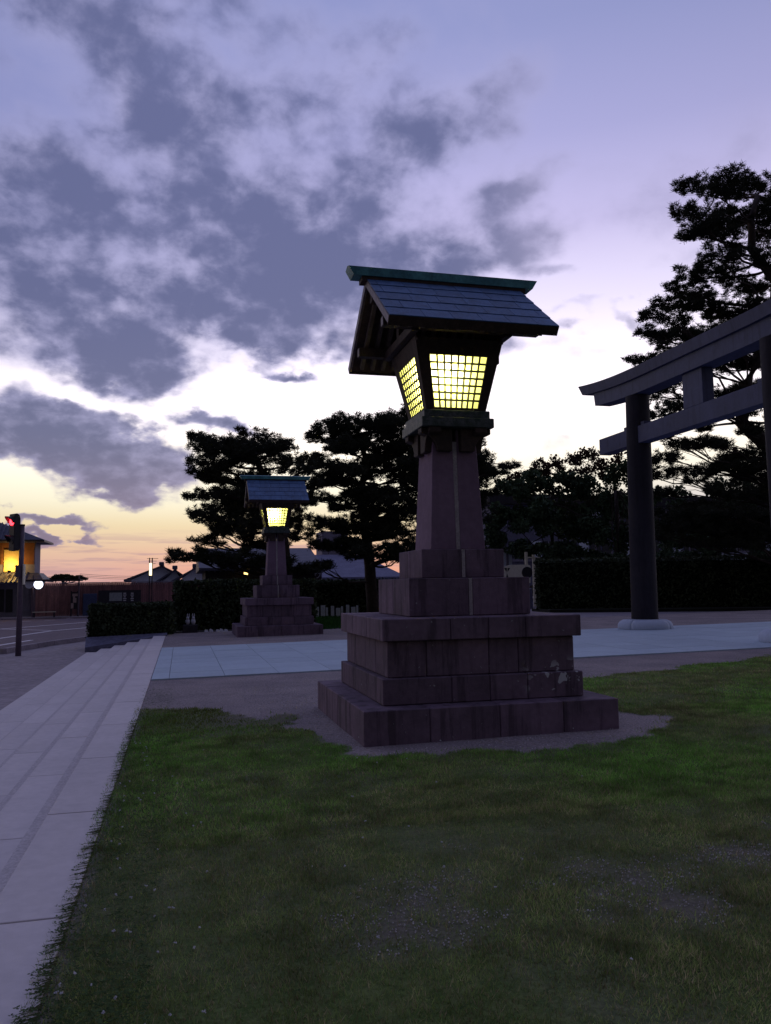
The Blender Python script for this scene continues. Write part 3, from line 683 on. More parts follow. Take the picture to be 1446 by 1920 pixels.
pine('very tall leaning pine rising behind the torii gate at the right', tuple(atY(1485, 1120, 33.)*1.), [(1472, 960), (1440, 840), (1395, 790), (1405, 720), (1452, 600), (1446, 530), (1412, 470), (1400, 420), (1425, 365)], 33.,
 [(1310, 352, 32, 20), (1350, 360, 40, 26), (1395, 358, 34, 20), (1435, 345, 30, 18), (1290, 405, 26, 11), (1320, 412, 40, 16), (1370, 415, 45, 20), (1415, 410, 36, 20), (1300, 437, 34, 9), (1345, 445, 36, 10), (1440, 440, 30, 20),
  (1345, 478, 34, 10), (1390, 475, 30, 12), (1300, 515, 28, 11), (1340, 505, 42, 17), (1375, 520, 36, 14), (1270, 540, 24, 10), (1440, 490, 26, 14), (1400, 545, 40, 12), (1300, 548, 34, 9), (1240, 568, 22, 10), (1280, 575, 36, 13), (1330, 570, 40, 13),
  (1225, 590, 20, 10), (1255, 600, 30, 13), (1370, 590, 45, 18), (1420, 585, 40, 22), (1212, 625, 18, 10), (1240, 635, 30, 14), (1285, 632, 45, 12), (1350, 625, 55, 18), (1410, 630, 45, 18), (1190, 675, 14, 6), (1215, 680, 26, 9), (1250, 668, 36, 14), (1300, 665, 50, 16),
  (1180, 720, 20, 8), (1210, 740, 40, 14), (1260, 725, 45, 14), (1370, 690, 45, 10), (1420, 680, 40, 12), (1225, 775, 35, 14), (1262, 762, 30, 12), (1355, 735, 40, 8), (1408, 725, 30, 9), (1300, 800, 40, 8), (1390, 770, 36, 8), (1240, 812, 28, 14), (1330, 832, 42, 7), (1290, 838, 38, 12),
  (1248, 858, 32, 15), (1400, 850, 45, 18), (1440, 820, 20, 20), (1230, 890, 30, 14), (1350, 878, 50, 9), (1300, 885, 34, 9), (1410, 895, 40, 16), (1380, 925, 45, 14), (1440, 930, 26, 26),
  (1240, 925, 26, 8), (1300, 955, 50, 10), (1360, 960, 55, 14), (1430, 975, 40, 20), (1300, 990, 60, 14), (1380, 995, 50, 16), (1340, 1020, 60, 12), (1420, 1020, 50, 14), (1255, 965, 30, 9), (1250, 1005, 30, 12),
  (1500, 400, 60, 40), (1510, 500, 60, 40), (1500, 620, 60, 40), (1500, 760, 50, 50), (1510, 900, 60, 60)], 2.4, .92, .18, r0=.42, fill=((1380, 430, 50, 50, 2), (1380, 620, 70, 40, 4), (1380, 780, 80, 50, 6), (1350, 870, 100, 40, 8), (1370, 970, 100, 60, 16)))

def leafy(label, base, trunk, Y, lobes, n, size, mtl, group=None, twigs=0, name='broadleaf_tree', r0=.2):
    root = empty(name, base, label, 'tree', group); B = Vector(base)
    tp = [Vector(base)]+[atY(px, py, Y) for px, py in trunk]; tp = [p-B for p in tp]
    G().tube(tp, [r0*(1-.6*i/len(tp)) for i in range(len(tp))], 8).ob('trunk', M['bark'], root, smooth=True)
    gb = G(); P = []
    tot_ = sum(l[2]*l[3] for l in lobes)
    for (px, py, rx, ry) in lobes:
        c = atY(px, py, Y+random.uniform(-1.2, 1.2)); k = (c-Vector((0, 0, CAMH))).length/F_PX; c = c-B; R = np.array([rx*k, max(rx*k*.8, .6), ry*k])
        att = random.choice(tp[1:]); pts = limb(gb, att, c, .05, .02, 0, 5, 4)
        for q in range(8+twigs):
            e = c+Vector([float(a) for a in unit(rng.normal(size=(1, 3)))[0]*R*(1.0 if not twigs else 1.15)]); limb(gb, pts[random.choice((3, 4, 5))], e, .016, .006, 0, 3, 3)
        m_ = int(n*rx*ry/tot_); ns = 14
        sc_ = unit(rng.normal(size=(ns, 3)))*rng.random((ns, 1))**.4*R*.85; ix = rng.integers(0, ns, m_)
        v = unit(rng.normal(size=(m_, 3)))*rng.random((m_, 1))**.35
        P.append(sc_[ix]+v*R*.36+np.array(c)[None])
    gb.ob('branches', M['bark'], root, fixn=False)
    tri_mesh('crown', leaves(np.concatenate(P), size), mtl, root); return root
leafy('rounded dark green tree right of the near lantern shaft, behind the hedge', (18.4, 46., .1), [(1040, 1080), (1035, 1000), (1020, 940)], 46.,
 [(960, 925, 38, 30), (1010, 915, 50, 32), (1070, 915, 50, 32), (1110, 935, 34, 34), (945, 965, 40, 26), (1000, 970, 60, 40), (1065, 980, 60, 45), (1120, 1000, 45, 40), (930, 1010, 30, 24), (985, 1030, 45, 22), (1050, 1040, 60, 24), (1115, 1050, 45, 22), (925, 985, 22, 18), (1150, 960, 30, 40)], 21000, .13, M['leaf'])
leafy('sparse reddish-leaved tree whose twiggy top shows above the rounded green tree', (20.5, 50., .1), [(1075, 1080), (1075, 960), (1085, 900)], 50.,
 [(985, 888, 30, 12), (1015, 880, 28, 14), (1045, 872, 26, 18), (1075, 862, 22, 18), (1105, 858, 26, 22), (1130, 880, 26, 20), (1160, 862, 20, 16), (960, 895, 22, 8), (1010, 868, 16, 10), (1090, 885, 30, 15)], 2600, .12, M['leaf_red'], twigs=12)
leafy('bluish green tree tight against the far torii pillar', (22.3, 43., .15), [(1160, 1080), (1158, 980), (1155, 920)], 43.,
 [(1155, 895, 24, 26), (1180, 880, 22, 24), (1150, 935, 26, 22), (1185, 930, 22, 30), (1225, 930, 22, 22), (1205, 985, 30, 30), (1165, 1010, 36, 34), (1240, 1000, 30, 34), (1190, 1050, 40, 20)], 8500, .11, M['leaf'])
leafy('loose leafy tree seen between the two torii pillars above the far roof', (31., 48., .15), [(1340, 1070), (1345, 990), (1350, 940)], 48.,
 [(1270, 925, 28, 14), (1275, 945, 24, 12), (1345, 915, 22, 22), (1375, 905, 26, 26), (1360, 950, 22, 16), (1410, 930, 28, 26), (1290, 1000, 50, 36), (1350, 1010, 60, 34), (1420, 1000, 40, 44), (1440, 1040, 40, 20), (1320, 1045, 60, 16), (1250, 1040, 40, 20)], 9500, .13, M['leaf'])
tr_ = leafy('small dark pruned pine over the fence beside the two-storey house', tuple(atY(118, 1110, 72.)), [(118, 1095), (120, 1085)], 72., [(112, 1083, 22, 5), (135, 1083, 24, 5), (150, 1085, 14, 3), (95, 1086, 16, 4), (120, 1080, 12, 3)], 1500, .14, M['needle'], name='pruned_pine_tree', r0=.15)

def hedge(label, corners, z0, zt, n=6000, size=.05, dist=1., holes=0.):
    """corners: footprint polygon (x,y)"""
    cx = sum(c[0] for c in corners)/len(corners); cy = sum(c[1] for c in corners)/len(corners)
    root = empty('hedge', (cx, cy, z0), label, 'hedge'); P = [Vector((x-cx, y-cy, 0)) for x, y in corners]; N = len(P); h = zt-z0
    ins = [p*(1-.22/max(p.length, .5)) for p in P]
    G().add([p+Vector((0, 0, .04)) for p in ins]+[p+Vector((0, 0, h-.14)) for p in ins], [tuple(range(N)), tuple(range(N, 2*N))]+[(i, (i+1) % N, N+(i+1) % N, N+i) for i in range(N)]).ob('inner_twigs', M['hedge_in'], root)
    per = [(P[(i+1) % N]-P[i]).length for i in range(N)]; pts = []
    area = sum(per)*h; top_n = int(n*.3)
    for i in range(N):
        m_ = int(n*.7*per[i]/sum(per)); t = rng.random((m_, 1)); a = np.array(P[i]); b = np.array(P[(i+1) % N])
        q = a+(b-a)*t; q[:, 2] = rng.random(m_)*h*.99
        s = 1-.10*rng.random((m_, 1))/max(1, .5*np.linalg.norm(a)); q[:, :2] *= s
        q += rng.normal(size=q.shape)*.035+((fbm(q[:, 0]*1+q[:, 1], q[:, 2], 2.2, 4)-.5)*.16)[:, None]*unit(np.c_[q[:, :2], np.zeros(m_)]); pts.append(q)
    xs = [p.x for p in P]; ys = [p.y for p in P]; q = np.c_[rng.uniform(min(xs), max(xs), top_n*2), rng.uniform(min(ys), max(ys), top_n*2), np.full(top_n*2, h)]
    q = q[inside(q[:, 0], q[:, 1], [(p.x, p.y) for p in P])]; q[:, 2] += rng.normal(size=len(q))*.04+(fbm(q[:, 0], q[:, 1], 1.5, 8)-.5)*.14; pts.append(q)
    p_ = np.concatenate(pts); tri_mesh('leaves', leaves(p_, size), M['hedge'], root); return root
hedge('low clipped hedge in the planter at the far end of the granite steps', [(-2.95, 28.2), (-.30, 28.2), (-.30, 29.6), (-2.95, 29.6)], -.10, .95, 9000, .06)
hedge('taller dark hedge behind the two white rabbit figures', [(-.25, 29.9), (2.4, 29.9), (5.1, 31.2), (5.1, 32.4), (-.25, 31.6)], 0, 1.72, 13000, .065)
hedge('dark hedge behind the distant lantern, in front of the broad pine', [(5.15, 40.5), (11.6, 40.5), (11.6, 42.), (5.15, 42.)], .0, 1.75, 6000, .09)
hedge('long dark hedge running across behind the torii gate', [(17.2, 37.6), (33.5, 31.6), (34.2, 33.), (17.9, 39.)], .2, 2.66, 26000, .085)
# dark soil strip in front of the long hedge and grass by the distant lantern
G().add([(17.2, 36.1, .24), (34, 28.4, .24), (34.2, 33., .24), (17.4, 38.6, .24), (17.2, 36.1, 0), (34, 28.4, 0), (34.2, 33., 0), (17.4, 38.6, 0)], [(0, 1, 2, 3), (4, 5, 1, 0), (5, 6, 2, 1), (6, 7, 3, 2), (7, 4, 0, 3)]).ob('soil_strip', mat('dark_soil', (.02, .022, .016), (.012, .013, .010), 2., .95)); tag(bpy.data.objects['soil_strip'], kind='structure')
# planter wall at the end of the steps
pl = empty('planter', (0, 0, 0), 'low stone planter wall closing the far end of the granite steps', 'planter')
G().add([(-2.95, 27.42, -.5), (-.45, 27.42, -.5), (-.45, 27.42, .03), (-2.95, 27.42, -.30), (-3.0, 28.1, -.5), (-.45, 28.1, -.5), (-.45, 28.1, .06), (-3.0, 28.1, -.02)], [(0, 1, 2, 3), (3, 2, 6, 7), (4, 7, 6, 5), (0, 3, 7, 4), (1, 5, 6, 2)]).ob('front_wall', M['bldg'], pl)
G().box((-3.0, 28.1, -.5), (-.3, 29.7, -.06)).ob('planter_body', M['bldg_dark'], pl)

# ------------------------------------------------------------------ lawn growth
def grass_mat():
    m = bpy.data.materials.new('grass_blade'); m.use_nodes = True; t = m.node_tree; t.nodes.clear()
    a = nn('ShaderNodeAttribute', t, attribute_name='tint'); d = nn('ShaderNodeBsdfDiffuse', t); tr = nn('ShaderNodeBsdfTranslucent', t); mx = nn('ShaderNodeMixShader', t); mx.inputs[0].default_value = .35
    lk(a.outputs['Color'], d.inputs[0], t); lk(a.outputs['Color'], tr.inputs[0], t); lk(d.outputs[0], mx.inputs[1], t); lk(tr.outputs[0], mx.inputs[2], t)
    o = nn('ShaderNodeOutputMaterial', t); lk(mx.outputs[0], o.inputs[0], t); return m
M_grass = grass_mat()
def blades(n, y0, y1, h0, h1, w, seed):
    # points inside the view wedge, a margin either side
    y = y0+(y1-y0)*rng.random(n)**.9; xl = np.maximum(XE-.06, -.26*y-.2); xr = .86*y+1.
    x = xl+(xr-xl)*rng.random(n); k = lawn_mask(np.maximum(x, XE+.01), y); b = bare(x, y)
    thick = fbm(x, y, 2.4, 12)
    keep = (rng.random(n) < k*(1-.93*b)*(.45+.9*thick)) | ((rng.random(n) < .05*(1-k)) & (lawn_mask(x+.12, y-.12) > 0))
    keep &= ~((np.abs(x-2.963) < 1.36) & (np.abs(y-8.78) < 1.36)); x = x[keep]; y = y[keep]; th = thick[keep]; n = len(x)
    if n == 0: return None
    hgt = (h0+(h1-h0)*rng.random(n)**1.6)*(.55+.9*th); z = gzn(x)-.015
    ang = rng.random(n)*2*PI; lean = .25+.9*rng.random(n); d = np.stack([np.cos(ang)*lean, np.sin(ang)*lean, np.ones(n)], 1); d = unit(d)*hgt[:, None]
    sa = rng.random(n)*2*PI; s = np.stack([np.cos(sa), np.sin(sa), sa*0], 1)*w*(.6+.8*rng.random((n, 1)))
    p = np.stack([x, y, z], 1); tri = np.stack([p-s, p+s, p+d], 1)
    lush = np.clip((fbm(x, y, .55, 40)-.36)*3.2, 0, 1)*np.clip((y-4.2)/1.5, .15, 1); dry = (rng.random(n) < .10+.22*(1-lush))
    g1 = np.array([.23, .285, .10]); g2 = np.array([.20, .40, .080]); sy = np.array([.42, .35, .21])
    c = g1+(g2-g1)*lush[:, None]; c = np.where(dry[:, None], sy*(.5+.6*rng.random((n, 1))), c)*(.6+.75*rng.random((n, 1)))*(.68+.85*np.clip((fbm(x, y, 5.5, 61)-.25)*1.9, 0, 1))[:, None]
    gold = np.clip(1.3-np.hypot(x-.3, (y-9.9)*.8), 0, 1)[:, None]; c = c*(1-gold*.7)+gold*.7*np.array([.10, .075, .03])
    return tri, c
out = [blades(250000, 2.1, 5.2, .012, .042, .0021, 1), blades(230000, 5., 8.5, .016, .045, .0032, 2), blades(170000, 8., 14., .02, .045, .0055, 3)]
tri = np.concatenate([o[0] for o in out]); col = np.concatenate([o[1] for o in out])
tag(tri_mesh('grass', tri, M_grass, None, col), 'short patchy lawn grass round the near lantern', 'grass', kind='stuff')
# grass beyond the path
n = 30000; x = rng.uniform(4.6, 13, n); y = rng.uniform(27.5, 40.4, n); h = rng.uniform(.03, .09, n)
p = np.stack([x, y, np.where(y < 29, gzn(x), .02)-.005], 1); s = np.c_[rng.normal(size=(n, 2))*.02, np.zeros(n)]; d = np.c_[rng.normal(size=(n, 2))*.03, h]
tag(tri_mesh('grass', np.stack([p-s, p+s, p+d], 1), M_grass, None, np.array([.030, .085, .022])[None]*(.6+.8*rng.random((n, 1)))), 'strip of grass behind the distant lantern', 'grass', kind='stuff')

# clover creeping over the slab edge, with small white flower heads
T3 = []; CL = []
def clover(x, y, sz, h):
    c = np.array([x, y, gz(x)+h]); a0_ = random.random()*6.28; g = np.array([.085, .13, .055])*random.uniform(.6, 1.4)
    for k in range(3):
        a = a0_+k*2.094; d = np.array([math.cos(a), math.sin(a), random.uniform(-.2, .35)]); s = np.array([-math.sin(a), math.cos(a), 0])*.62
        T3.append([c, c+(d+s)*sz*.8, c+d*sz*1.25]); T3.append([c, c+d*sz*1.25, c+(d-s)*sz*.8]); CL.extend([g, g*.85])
for i in range(4200):
    y = 2.8+10*random.random()**2.2; e = (float(fbm(np.array([y]), np.array([0.]), 1.7, 50)[0])-.42)*.16
    x = XE+random.uniform(-.03, .40)+e*random.random()-(.03 if random.random() < .25 else 0)
    clover(x, y, random.uniform(.006, .013), random.uniform(.008, .04))
for i in range(4200):
    y = random.uniform(2.8, 6.5); x = random.uniform(-.4, .75*y+.5)
    if random.random() < float(fbm(np.array([x]), np.array([y]), 1.3, 77)[0])*1.4-.4: clover(x, y, random.uniform(.005, .010), random.uniform(.008, .03))
for i in range(230):     # runners lying out over the granite
    y = 2.9+7*random.random()**1.5; L_ = random.uniform(.03, .10); x0 = XE+.02; zz = .012
    a = np.array([x0, y, zz+.01]); b = np.array([x0-L_, y+random.uniform(-.03, .03), zz]); w_ = np.array([0, .003, .002])
    T3.append([a-w_, a+w_, b]); CL.append(np.array([.10, .11, .05]))
    for q in range(3): t = random.random(); pc = a+(b-a)*t; clover(float(pc[0]), float(pc[1]), random.uniform(.006, .012), .014)
tag(tri_mesh('clover', np.array(T3), M_grass, None, np.array(CL)), 'clover leaves creeping along the granite slab edge', 'clover', kind='stuff')
fl = G()
def blob(g, c, r):
    v = [(1,0,0),(-1,0,0),(0,1,0),(0,-1,0),(0,0,1),(0,0,-1)]; g.add([(c[0]+a*r*random.uniform(.8,1.2), c[1]+b*r, c[2]+d*r) for a, b, d in v], [(0,2,4),(2,1,4),(1,3,4),(3,0,4),(2,0,5),(1,2,5),(3,1,5),(0,3,5)])
for i in range(95):
    y = 2.9+5.5*random.random()**1.7; x = XE+.05+abs(random.gauss(0, .28)) if i < 62 else random.uniform(-.3, .6*y)
    h_ = random.uniform(.03, .055); c = (x, y, gz(x)+h_)
    for q in range(7): blob(fl, (c[0]+random.gauss(0, .003), c[1]+random.gauss(0, .003), c[2]+random.gauss(0, .002)), .0035)
tag(fl.ob('clover_flowers', M['white'], fixn=False), 'tiny white clover flower heads dotted in the grass', 'flowers', kind='stuff')
# loose stones round the plinth and in the bare places
pg = G(); cnt = 0
def peb(x, y, r):
    blob(pg, (x, y, gz(x)+r*.1-.008), r)
while cnt < 3600:
    if cnt < 2000:
        x = random.uniform(.8, 6.4); y = random.uniform(5.8, 12.5)
        if (abs(x-2.963) < 1.33 and abs(y-8.78) < 1.33) or lawn_mask(np.array([x]), np.array([y]))[0] > .5: continue
        r = random.uniform(.003, .008)
    else:
        x = random.uniform(-.3, 4.5); y = random.uniform(3., 6.)
        if float(bare(np.array([x]), np.array([y]))[0]) < .42: cnt += .02; continue
        r = random.uniform(.002, .0055)
    peb(x, y, r); cnt += 1
tag(pg.ob('gravel', mat('gravel_stone', (.62, .58, .60), (.42, .38, .40), 3., .9), fixn=False), 'loose grey gravel stones round the lantern foot and in bare lawn patches', 'gravel', kind='stuff')

# ------------------------------------------------------------------ traffic light
tb = onZ(34, 1230, PV); Yp = tb.y
tl = empty('traffic_light', tb, 'traffic light showing red on a brown pole by the kerb, seen from the side', 'traffic light')
R_ = lambda px, py, dy=0.: atY(px, py, Yp+dy)-tb
G().tube([(0, 0, -.01), R_(42, 985)], [.085, .068], 14).ob('pole', M['pole'], tl, smooth=True)
p = R_(42, 985)
G().tube([p+Vector((0, 0, -.02)), p+Vector((0, 0, .03))], .078, 14).ob('pole_cap', M['dark'], tl)
for py in (998, 1025): q = R_(36, py); G().box((q.x-.10, -.03, q.z-.025), (q.x+.10, .03, q.z+.025)).ob('bracket', M['dark'], tl)
hs = G(); a = R_(28, 963); b = R_(28, 1033)
prof = [(-.09, b.z), (.07, b.z), (.11, b.z+.10), (.11, a.z-.16), (.075, a.z-.04), (.0, a.z), (-.09, a.z-.02)]
ho = G().prism([(a.x+x, z) for x, z in prof], 'y', -.16, .16).ob('signal_housing', M['dark'], tl, bevel=.015)
for zc, m_, nm in ((R_(24, 978).z, M['red_glow'], 'red_lens'), (R_(24, 1013).z, M['dark'], 'green_lens')):
    x0 = a.x-.09
    g = G().tube([(x0-.02, -.02, zc), (x0-.001, -.02, zc)], .125, 18); ln = g.ob(nm, m_, tl)
    # hood open below
    v = []; f = []; N_ = 12
    for i in range(N_+1):
        t = -.35+(PI+.7)*i/N_
        for r_, L2 in ((.15, 0), (.15, .22*(.35+.65*max(0, math.sin(t)))), (.138, .22*(.35+.65*max(0, math.sin(t)))), (.138, 0)):
            v.append((x0-L2, -.02+math.cos(t)*r_, zc+math.sin(t)*r_))
    for i in range(N_):
        for j in range(4): f.append((i*4+j, i*4+(j+1) % 4, (i+1)*4+(j+1) % 4, (i+1)*4+j))
    G().add(v, f).ob('hood', M['dark'] if 'green' in nm else M['hood_red'] if 'hood_red' in M else M['dark'], ln)
for o_ in [o for o in tl.children if o.name.split('.')[0] in ('signal_housing', 'red_lens', 'green_lens')]:
    th = math.radians(38); c_ = Vector((a.x, 0, 0)); o_.rotation_euler.z = th; o_.location = c_-Matrix.Rotation(th, 3, 'Z')@c_
q = R_(46.5, 1058); q2 = R_(46.5, 1096)
G().box((q.x-.03, -.15, q2.z), (q.x+.0, .15, q.z)).ob('sign_plate', M['cream'], tl)
G().box((R_(36, 1070).x-.09, -.14, R_(36, 1082).z), (R_(36, 1070).x+.07, -.05, R_(36, 1060).z)).ob('control_box', M['pole'], tl, bevel=.01)
lamp((a.x-.13, -.02, R_(24, 978).z), .6, (1., .03, .04), .04, tl, 'signal_light')

# ------------------------------------------------------------------ far side of the road
def P8(px, py, Y=YW): return atY(px, py, Y)
def pbox(g, l, t, r, b, Y, d, off=None):
    a = P8(l, b, Y); c = P8(r, t, Y); g.box((a.x, Y, a.z), (c.x, Y+d, c.z)); return g
# two-storey house
hb_ = P8(-60, 1150, YW+1.); HY = YW+1.
house = empty('house', (hb_.x+6, HY, -.47), 'two-storey plaster house with tiled roofs and a glowing yellow window sign', 'house')
def hp(o): o.location = -house.location; return o
wr = P8(66, 1015, HY); xl_ = wr.x-14
zt_ = P8(74, 1008, HY).z
hp(G().box((xl_, HY, -.47), (wr.x, HY+2.6, zt_)).ob('wall', M['plaster'], house))
pa = P8(0, 1018, HY-.03); pb_ = P8(62, 1058, HY-.03)
hp(G().box((xl_+1, HY-.04, pb_.z), (pb_.x, HY-.001, pa.z)).ob('upper_panel', M['orange_wall'], house))
for px in (4, 62): q = P8(px, 1058, HY-.03); hp(G().box((q.x-.08, HY-.09, q.z), (q.x+.08, HY-.042, pa.z)).ob('corner_post', M['orange_wall'], house))
# lit screen
sa_, sb_ = P8(8, 1031, HY-.1), P8(37, 1072, HY-.1)
hp(G().box((sa_.x, HY-.12, sb_.z), (sb_.x, HY-.05, sa_.z)).ob('lit_screen', M['shoji'], house))
lamp(Vector(((sa_.x*.55+sb_.x*.45), HY-.75, sb_.z+.45))-house.location, 110., (1., .62, .16), .10, house, 'sign_lamp_light')
sh_ = hp(G().box(((sa_.x*.55+sb_.x*.45)-.1, HY-.85, sb_.z-.02), ((sa_.x*.55+sb_.x*.45)+.1, HY-.65, sb_.z+.1)).ob('sign_lamp', M['dark'], house))
# main roof
er = P8(83, 1013, HY-1.1); rz = P8(0, 975, HY+1.3).z; ez_ = P8(90, 1012, HY-1.1).z
gR = G(); x0, x1 = xl_-.8, er.x; xr = P8(-8, 975, HY+3).x
gR.add([(x0, HY-1.1, ez_), (x1, HY-1.1, ez_), (x1, HY+3.7, ez_), (x0, HY+3.7, ez_), (x0+4, HY+1.3, rz), (x1-4.2, HY+1.3, rz), (x0, HY-1.1, ez_-.15), (x1, HY-1.1, ez_-.15), (x1, HY+3.7, ez_-.15), (x0, HY+3.7, ez_-.15)],
       [(0, 1, 5, 4), (1, 2, 5), (2, 3, 4, 5), (3, 0, 4), (0, 6, 7, 1), (1, 7, 8, 2), (2, 8, 9, 3), (3, 9, 6, 0), (6, 9, 8, 7)])
rf = hp(gR.ob('roof', M['rooftile'], house))
rg = G()
for i in range(46):    # rows of round tiles running down the front slope
    x = x0+.3*i+.2
    if x > x1-.2: break
    t = min(1, max(0, (x1-x)/4.2, )); t = min(t, (x-x0)/4, 1)
    rg.tube([(x, HY-1.13, ez_+.02), (x, HY-1.1+2.4*t, ez_+(rz-ez_)*t+.04)], .07, 5)
r2_ = rg.ob('tile_rows', M['rooftile'], rf); r2_['kind'] = 'stuff'
hp(G().tube([(x1-.1, HY-1.2, ez_-.05), (x0, HY-1.2, ez_-.05)], .07, 6).ob('gutter', M['dark'], house))
hp(G().tube([(x1-.6, HY-1.2, ez_-.1), (wr.x-.02, HY-.08, ez_-.75)], .04, 6).ob('downpipe', M['dark'], house))
# lower roof
l0 = P8(90, 1091, HY-1.8); l1 = P8(70, 1074, HY)
x1b = P8(85, 1091, HY-1.8).x
hp(G().add([(xl_-.5, HY-1.8, l0.z), (x1b, HY-1.8, l0.z), (wr.x+.3, HY, l1.z), (xl_-.5, HY, l1.z), (xl_-.5, HY-1.8, l0.z-.12), (x1b, HY-1.8, l0.z-.12), (wr.x+.3, HY-.01, l1.z-.12), (xl_-.5, HY-.01, l1.z-.12), (x1b, HY+2.5, l0.z), (wr.x+.3, HY+2.5, l1.z)],
   [(0, 1, 2, 3), (4, 7, 6, 5), (0, 4, 5, 1), (1, 8, 9, 2)]).ob('lower_roof', M['rooftile'], house))
rg = G()
for i in range(46):
    x = xl_+.3*i
    if x > wr.x: break
    rg.tube([(x, HY-1.83, l0.z+.02), (x, HY-.02, l1.z+.03)], .07, 5)
o_ = hp(rg.ob('lower_tile_rows', M['rooftile'], house)); o_['kind'] = 'stuff'
for (l, t, r, b) in ((-20, 1105, 8, 1148), (10, 1105, 24, 1148), (26, 1134, 33, 1147), (44, 1134, 56, 1147), (46, 1104, 54, 1130)):
    g = G(); q = P8(l, b, HY-.05); w_ = P8(r, t, HY-.05)
    hp(g.box((q.x, HY-.07, q.z), (w_.x, HY-.002, w_.z)).ob('shop_window' if r-l > 13 else 'notice_panel', M['dark'] if r-l > 13 else M['plaster'], house))

# brown board fence: boards one by one
fence = empty('board_fence', (-12, YW, -.47), 'long brown upright-board fence with a pale top rail across the road', 'fence')
fx0 = P8(60, 1100).x; fx1 = P8(470, 1100).x; ftop = P8(200, 1093).z; nb = 118; bw_ = (fx1-fx0)/nb
fm = G().box((0, 0, 0), (bw_-.012, .03, ftop+.47)).ob('fence_board', M['fence_wood'], fence)
fm.location = (fx0+12, 0, 0)
for i in range(1, nb):
    c = fm.copy(); C.objects.link(c); c.location = (fx0+12+i*bw_, random.uniform(-.008, .008), random.uniform(-.02, .0))
G().box((fx0+12, .035, .1), (fx1+12, .09, ftop+.3)).ob('backing', M['bldg_dark'], fence)
i = 0; x = fx0
while x < fx1-.5:
    G().box((x+12, -.06, ftop+.475), (x+12+1.9, .12, ftop+.545)).ob('top_rail', M['plaster'] if i % 3 else M['fence_wood'], fence); x += 1.95; i += 1

def stand(o): return o
# bus shelter: long flat roof on thin posts
bs = empty('bus_shelter', (P8(75, 1148, 66.2).x, 66.2, -.47), 'thin flat shelter roof on slender posts in front of the board fence', 'bus shelter'); bo = bs.location
a = P8(50, 1084, 66.2); b = P8(152, 1088, 66.2)
G().box((a.x-bo.x, -.6, b.z+.42-.0), (b.x-bo.x, 1.2, b.z+.56)).ob('shelter_roof', M['bldg_dark'], bs)
for px in (62, 148):
    q = P8(px, 1100, 66.2); G().tube([(q.x-bo.x, 0, 0), (q.x-bo.x, 0, b.z+.9-.02)], .06, 8).ob('post', M['pole'], bs)
# clock
ck = P8(72.5, 1096, 65.9); cl = empty('street_clock', (P8(64, 1150, 65.9).x, 65.9, -.47), 'glowing round white clock hung beside a post under the shelter', 'clock')
cz = ck.z+.47; cxl = ck.x-cl.location.x
G().tube([(0, 0, 0), (0, 0, cz+.25)], .05, 8).ob('post', M['pole'], cl)
G().box((0, -.03, cz-.05), (cxl, .03, cz+.05)).ob('arm', M['dark'], cl)
cf = G().tube([(cxl, -.10, cz), (cxl, .10, cz)], .33, 28).ob('clock_face', M['white_glow'], cl)
G().tube([(cxl, -.09, cz), (cxl, .09, cz)], .36, 28).ob('rim', M['dark'], cl)
G().box((cxl-.02, -.115, cz-.05), (cxl+.17, -.103, cz-.01)).ob('hand', M['dark'], cf); G().box((cxl-.015, -.113, cz-.17), (cxl+.02, -.104, cz-.02)).ob('hand', M['dark'], cf)
g = P8(55, 1096, 65.9); G().tube([(g.x-cl.location.x, -.08, cz), (g.x-cl.location.x, .08, cz)], .30, 24).ob('second_face', M['plaster_blue'], cl)
# bench
bn = empty('bench', (P8(83, 1150, 65.6).x, 65.6, -.47), 'low dark bench in front of the board fence', 'bench')
w2 = .82
for k in range(3): G().box((-w2, -.2+k*.14, .38), (w2, -.2+k*.14+.12, .42)).ob('seat_slat', M['cream'] if k == 0 else M['pole'], bn)
for sx in (-1, 1):
    for yy in (-.15, .15): G().box((sx*.7-.03, yy-.03, 0), (sx*.7+.03, yy+.03, .378)).ob('leg', M['dark'], bn)
# notice stand
no = empty('notice_stand', (P8(140, 1150, 66.4).x, 66.4, -.47), 'two-post notice stand with pink-beige papers before the fence', 'notice board'); nl = no.location
for px in (134, 146): q = P8(px, 1110, 66.4); G().box((q.x-nl.x-.05, -.04, 0), (q.x-nl.x+.05, .04, P8(px, 1108, 66.4).z+.47)).ob('post', M['dark'], no)
for (l, t, r, b) in ((136, 1113, 146, 1118), (137, 1118, 141, 1121), (137, 1121, 143.5, 1130), (133, 1131, 138, 1141)):
    a = P8(l, b, 66.4); c = P8(r, t, 66.4); G().box((a.x-nl.x, -.07, a.z+.47), (c.x-nl.x, -.045, c.z+.47)).ob('notice_paper', M['paper'], no)
a = P8(134, 1142, 66.4); c = P8(146, 1110, 66.4); G().box((a.x-nl.x, -.042, a.z+.47), (c.x-nl.x, -.02, c.z+.47)).ob('notice_panel', M['bldg_dark'], no)
# blue grey machine panel
a = P8(155, 1148, 67.2); c = P8(181, 1113, 67.2)
bp_ = G().box((a.x, 67.2, -.47), (c.x, 67.75, c.z)).ob('utility_cabinet', M['blue_panel'], bevel=.02); tag(bp_, 'tall blue grey cabinet standing against the board fence', 'cabinet')
